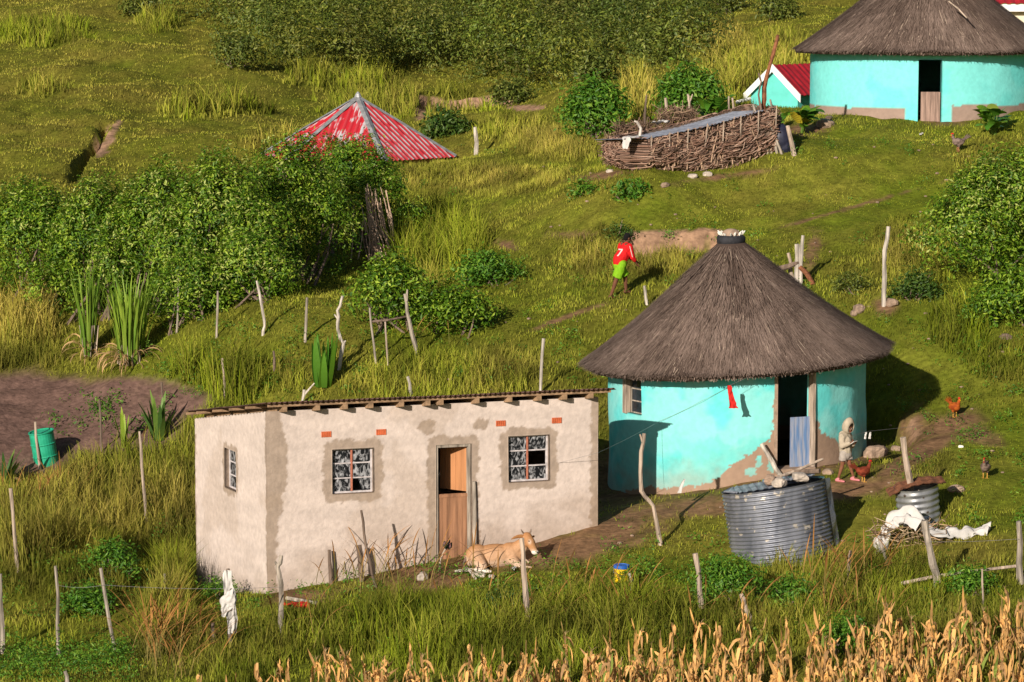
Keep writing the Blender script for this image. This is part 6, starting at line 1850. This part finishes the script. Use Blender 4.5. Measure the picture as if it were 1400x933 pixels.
# man in red walking up the slope, seen from behind
mp = ground(846, 408); man = root('person', mp, 'person in red number seven top and green shorts walking uphill, seen from behind', 'person')
def Q(x, y, z): return mp + np.array([x, y, z])
fw = np.array([.78, .62, 0]); sdv = np.array([.62, -.78, 0])      # heading and the figure's right hand side
gA = gz(*(Q(-.20, -.06, 0)[:2])) - mp[2]; gB = gz(*(Q(.20, .20, 0)[:2])) - mp[2]
m = MB()
hipc = Q(.02, .02, .86); shc = Q(.16, .10, 1.30)
hL, hR = hipc - sdv*.09, hipc + sdv*.09
kA, aA = Q(-.06, -.02, .47), Q(-.20, -.06, .09+gA)            # trailing leg
kB, aB = Q(.17, .13, .49), Q(.19, .18, .09+gB)
m.cap(hR, .095, kA, .060); m.cap(kA, .058, (kA*.6+aA*.4), .055); m.cap((kA*.6+aA*.4), .054, aA, .036)
m.cap(hL, .095, kB, .060); m.cap(kB, .058, (kB*.6+aB*.4), .055); m.cap((kB*.6+aB*.4), .054, aB, .036)
foot(m, aA, fw + [0, 0, -.15]); foot(m, aB, fw)
m.ell(hipc, (.16, .13, .13)); m.cap(hipc, .13, shc - [0, 0, .15], .14); m.cap(shc - sdv*.13, .075, shc + sdv*.13, .075)
nk = Q(.19, .13, 1.37); hd = Q(.23, .16, 1.50)
m.cap(shc + [0, 0, .03], .06, nk, .052); m.cap(nk, .052, hd - [0, 0, .03], .055)
hf = np.array([.85, .45, -.12])
head(m, hd, hf, 1.0)
sR, sL = shc + sdv*.17, shc - sdv*.17
eR, wR = Q(.34, -.02, 1.02), Q(.46, .10, .84)
eL, wL = Q(.26, .28, 1.03), Q(.46, .36, .88)
for (s_, e_, w_) in ((sR, eR, wR), (sL, eL, wL)):
    m.cap(s_, .055, e_, .042); m.cap(e_, .041, w_, .028); hand(m, w_, (w_-e_), sdv, 1.0, .9)
m.fused('body', M['vc'], man, .009, 3, SKIN)
face_bits(man, hd, hf)
h = MB(); hn = hf/np.linalg.norm(hf); h.ell(hd + [0, 0, .045] - hn*.022, (.088, .094, .088)); h.ell(hd - hn*.05 + [0, 0, .0], (.078, .07, .085)); h.fused('hair', M['hair'], man, .012, 2)
t = MB()
t.cap(hipc + [0, 0, .02], .165, hipc + [.01, .01, .12], .168); t.cap(hipc + [.01, .01, .1], .165, shc - [0, 0, .13], .172); t.cap(shc - sdv*.14 - [0, 0, .05], .10, shc + sdv*.14 - [0, 0, .05], .10); t.cap(shc - [0, 0, .02], .10, nk - [0, 0, .03], .066)
for (s_, e_, w_) in ((sR, eR, wR), (sL, eL, wL)): t.cap(s_, .075, e_, .062); t.cap(e_, .062, e_*.6+w_*.4, .052)
RED = np.array([.62, .012, .014])
def shirt_col(V):
    c = flat_col(RED)(V)
    return c
shirt = t.fused('shirt', M['vc'], man, .011, 4, shirt_col, fold=.012)
bt = MB(); bt.cap(hipc + [0, 0, .0], .158, hipc - [0, 0, .06], .16)
for (h_, k_) in ((hR, kA), (hL, kB)): bt.ell(h_, .122); bt.tube([h_, h_*.6 + k_*.4, h_*.12 + k_*.88], [.122, .125, .128], 14)
bt.fused('shorts', M['vc'], man, .011, 3, flat_col([.20, .42, .012]), fold=.014)
# number 7 and sleeve stripe, laid on the shirt's own surface
def tree_of(o):
    me = o.data; V = np.empty(len(me.vertices)*3, np.float32); me.vertices.foreach_get('co', V); V = V.reshape(-1, 3) + WL[o.name]
    return BVHTree.FromPolygons([Vector(v) for v in V], [tuple(p.vertices) for p in me.polygons])
bv = tree_of(shirt)
bk = np.array([-.45, -.89, 0]); bk /= np.linalg.norm(bk); rt_ = np.array([-bk[1], bk[0], 0])      # normal of the back, and to the right across it
cen = hipc*.38 + shc*.62 + [-.03, 0, .02]
def lay(par, nm, strokes, mm, th=.006, cen=cen, nrm=bk, rgt=rt_, bv=bv):
    b = MB()
    for poly in strokes:
        n = 6; G = {}
        (a0, a1, a2, a3) = [np.array(p, float) for p in poly]; ids = []
        for i in range(n+1):
            for j in range(n+1):
                s, t_ = i/n, j/n; p = (a0*(1-s)+a1*s)*(1-t_) + (a3*(1-s)+a2*s)*t_
                o_ = cen + rgt*p[0] + np.array([0, 0, p[1]]) + nrm*.6
                hit = bv.ray_cast(Vector(o_), Vector(-nrm), 2.0)[0]
                q_ = (np.array(hit) if hit is not None else o_ - nrm*.45) + nrm*th; ids.append(q_)
        k = (n+1); b.add(ids, [(i*k+j, (i+1)*k+j, (i+1)*k+j+1, i*k+j+1) for i in range(n) for j in range(n)])
    return b.build(nm, M[mm], par)
lay(shirt, 'shirt_number', [[(-.075, .085), (.075, .085), (.075, .055), (-.075, .055)], [(.035, .055), (.075, .055), (-.005, -.09), (-.045, -.09)]], 'cloth_white')
Ls = []
for i in range(7):
    a = sR*(1-i/7)+eR*(i/7); b_ = sR*(1-(i+1)/7)+eR*((i+1)/7); Ls.append((a, b_))
b = MB()
for (a, b_) in Ls:
    for (p, q_) in ((a, b_),):
        pts_ = []
        for (z_, off) in ((p, -.010), (p, .010), (q_, .010), (q_, -.010)):
            o_ = z_ + np.array([.8*off, .0, off*.4]) + np.array([0, -.5, .1]); hit = bv.ray_cast(Vector(o_), Vector((0, .98, -.2)).normalized(), 2)[0]
            pts_.append((np.array(hit) if hit is not None else o_ + [0, .42, 0]) + [0, -.006, .002])
        b.add(pts_, [(0, 1, 2, 3)])
b.build('sleeve_stripe', M['cloth_white'], shirt)

# child in a pale hooded jacket by the near hut
cp = ground(1157, 658); kid = root('person', cp, 'child in cream hooded jacket and pink shoes walking while holding a white book', 'person')
def K(x, y, z): return cp + np.array([x, y, z])
m = MB(); f2 = np.array([.75, -.66, 0]); s2 = np.array([-.66, -.75, 0])   # facing, right-hand side
hipc = K(-.02, 0, .60); shc = K(-.03, .0, .95)
hR, hL = hipc + s2*.065, hipc - s2*.065
kA, aA = K(-.09, -.02, .33), K(-.17, -.03, .075+gz(*K(-.17, -.03, 0)[:2])-cp[2]); kB, aB = K(.07, .02, .34), K(.15, .0, .075+gz(*K(.15, .0, 0)[:2])-cp[2])
for (h_, k_, a_) in ((hR, kA, aA), (hL, kB, aB)): m.cap(h_, .066, k_, .043); m.cap(k_, .042, k_*.6+a_*.4, .040); m.cap(k_*.6+a_*.4, .038, a_, .026); foot(m, a_, f2, .78)
m.ell(hipc, (.11, .10, .10)); m.cap(hipc, .095, shc - [0, 0, .1], .10); m.cap(shc - s2*.09, .055, shc + s2*.09, .055)
hd = K(.02, -.03, 1.135); hf = np.array([.62, -.74, -.25]); m.cap(shc, .045, hd - [0, 0, .05], .042); head(m, hd, hf, .93)
sR, sL = shc + s2*.13, shc - s2*.13
eR, wR = K(-.12, -.16, .76), K(.05, -.20, .84); eL, wL = K(.11, .05, .74), K(.12, -.13, .80)
for (s_, e_, w_) in ((sR, eR, wR), (sL, eL, wL)): m.cap(s_, .04, e_, .033); m.cap(e_, .032, w_, .022); hand(m, w_, (f2*.7 + [0, 0, .3]), s2, .8, 1.2)
m.fused('body', M['vc'], kid, .008, 3, lambda v: np.tile([.20, .080, .042], (len(v), 1))*(.9+.2*fbm(v[:, 0]*9, v[:, 1]*9, v[:, 2]*9, s=4)[:, None]))
face_bits(kid, hd, hf, .93)
CR = [.42, .35, .26]
t = MB(); t.cap(hipc + [0, 0, .03], .125, shc - [0, 0, .1], .135); t.cap(shc - s2*.10, .075, shc + s2*.10, .075); t.ell(shc + [0, 0, .04] - f2*.03, (.11, .10, .07))
for (s_, e_, w_) in ((sR, eR, wR), (sL, eL, wL)): t.cap(s_, .062, e_, .055); t.cap(e_, .055, e_*.2+w_*.8, .042)
t.fused('jacket', M['vc'], kid, .010, 3, flat_col(CR), fold=.012)
# hood: open shell round the head
hn = hf/np.linalg.norm(hf); sdh = np.cross(hn, [0, 0, 1.0]); sdh /= np.linalg.norm(sdh); uh = np.cross(sdh, hn)
b = MB(); NA, NB = 20, 9; V = []
for j in range(NB):
    th = .72 + (math.pi - .72)*j/(NB-1)      # angle from the facing axis: open in front
    for i in range(NA):
        a = 2*math.pi*i/NA; rr = .135*math.sin(th)*(1 + .25*max(0, math.sin(a))*math.exp(-((th-1.5)**2)*2)); 
        V.append(hd + hn*(.13*math.cos(th)*(1.0)) - hn*.01 + sdh*rr*math.cos(a)*.92 + uh*(rr*math.sin(a)*1.12 + .012 + .03*max(0, math.sin(th))*max(0, math.sin(a))))
F = [(j*NA+i, j*NA+(i+1) % NA, (j+1)*NA+(i+1) % NA, (j+1)*NA+i) for j in range(NB-1) for i in range(NA)]
b.add(V, F); V2 = [hd + (v-hd)*.93 for v in V]; b.add(V2, [f[::-1] for f in F]); k = NB*NA
b.f += [(i, k+i, k+(i+1) % NA, (i+1) % NA) for i in range(NA)]
b.build('hood', M['vc'], kid, smooth=True, colf=flat_col(CR))
sk = MB(); sk.cap(hipc + [0, 0, .02], .118, hipc - [0, 0, .03], .125)
for (h_, k_) in ((hR, kA), (hL, kB)): sk.ell(h_, .084); sk.tube([h_, h_*.42+k_*.58], [.084, .088], 14)
sk.fused('shorts', M['vc'], kid, .010, 3, flat_col([.36, .31, .27]), fold=.012)
for a_ in (aA, aB):
    sh = MB(); foot(sh, a_ - [0, 0, .012], f2, .88, .042); sh.fused('shoe', M['pink'], kid, .009, 2)
bc = (wR + wL)/2 + f2*.055 + [0, 0, .02]
b = MB(); ax_ = s2*.065; ay_ = f2*.05 + np.array([0, 0, .035]); az_ = np.cross(ax_, ay_); az_ = az_/np.linalg.norm(az_)*.014
if az_[2] < 0: az_ = -az_
b.box(bc - ax_ - ay_*.9, ax_*.98, ay_*1.8, az_); b.box(bc + ax_*.02 - ay_*.9, ax_*.98, ay_*1.8, az_*1.1); bo = b.build('open_book', M['cloth_white'], base=bc)
tag(bo, 'small open white book in the hands of the hooded child', 'book')

# ------------------------------------------------------------------ hens
def hen(label, px, py, hd_a, s, c1, c2, peck=0.0, tail=True, Y=None, legs=(.55, .30, .06)):
    b = ground(px, py); rt = root('hen', b, label, 'hen', 'hens')
    Rm = rotz(hd_a)
    P = lambda x, y, z: b + Rm @ (np.array([x, y, z])*s)
    m = MB()
    rr = Rm @ roty(-.25)
    m.ell(P(0, 0, .25), np.array([.155, .10, .11])*s, rr); m.ell(P(.07, 0, .26), np.array([.10, .095, .10])*s, Rm)
    m.cap(P(.12, 0, .30), .06*s, P(.17, 0, .40-peck), .038*s); m.cap(P(.17, 0, .40-peck), .038*s, P(.18, 0, .44-peck*1.3), .034*s)
    m.cap(P(-.12, 0, .28), .07*s, P(-.20, 0, .34), .035*s)
    for k in (-1, 1): m.ell(P(-.02, .085*k, .26), np.array([.12, .03, .07])*s, rr); m.cap(P(.0, .045*k, .17), .042*s, P(.0, .045*k, .13), .022*s)
    def cf(V):
        n = fbm(V[:, 0]*14, V[:, 1]*14, V[:, 2]*30, o=2, s=7)[:, None]; k = sstep(.4, .6, n); return np.array(c1)*(1-k) + np.array(c2)*k
    m.fused('body', M['vc'], rt, .012, 2, cf)
    f = MB()
    for k in range(9):
        a = .5 + .8*k/8; y = (k % 3 - 1)*.03
        V, F = [], []
        L = .20*(1 if tail else .6); p0 = np.array([-.16, y, .31]); d = np.array([-math.cos(a), y*1.2, math.sin(a)]); 
        for j in range(4):
            t_ = j/3; w_ = .022*math.sin(math.pi*min(.3+.7*t_, 1)) + .004; c = p0 + d*L*t_ - np.array([.05, 0, .03])*t_*t_
            V += [P(*(c + [0, 0, w_])), P(*(c - [0, 0, w_]))]
        f.add(V, [(2*j, 2*j+1, 2*j+3, 2*j+2) for j in range(3)])
    f.build('tail', M['vc'], rt, colf=lambda v: np.tile(np.array(c1)*.7, (len(v), 1)))
    l = MB()
    for k in (-1, 1):
        l.tube([P(0, .045*k, .14), P(.01, .045*k, .07), P(0, .045*k, .0)], np.array([.014, .011, .011])*s, 6)
        for q_ in (-.5, 0, .5): l.tube([P(0, .045*k, .01), P(.06*math.cos(q_), .045*k + .06*math.sin(q_), .004)], [.009*s, .005*s], 5)
    l.build('legs', M['vc'], rt, colf=lambda v: np.tile(legs, (len(v), 1)))
    z0 = .44-peck*1.3
    cb_ = MB()
    for k in range(4): cb_.ell(P(.155 + .018*k, 0, z0 + .035 + .01*math.sin(k*1.2)), np.array([.012, .007, .020])*s)
    cb_.build('comb', M['cloth_red'], rt); MB().ell(P(.205, 0, z0 - .04), np.array([.01, .012, .022])*s).build('wattle', M['cloth_red'], rt)
    MB().tube([P(.205, 0, z0), P(.25, 0, z0-.012)], [.012*s, .002*s], 6).build('beak', M['yellow'], rt)
hen('dark red brown hen pecking at the child in the pink shoes', 1180, 661, R(25), .92, (.24,.045,.02), (.16,.03,.015))
hen('bright orange hen standing on the path above the cut bank', 1305, 571, R(-65), .95, (.40,.095,.012), (.28,.055,.010))
hen('dark speckled hen standing on the grass at lower right', 1347, 655, R(-110), .92, (.11,.075,.055), (.20,.14,.11), tail=False)
hen('grey hen with raised tail on the lawn below the far hut', 1310, 208, R(198), 1.1, (.25,.18,.15), (.13,.09,.075), legs=(.45, .2, .1))
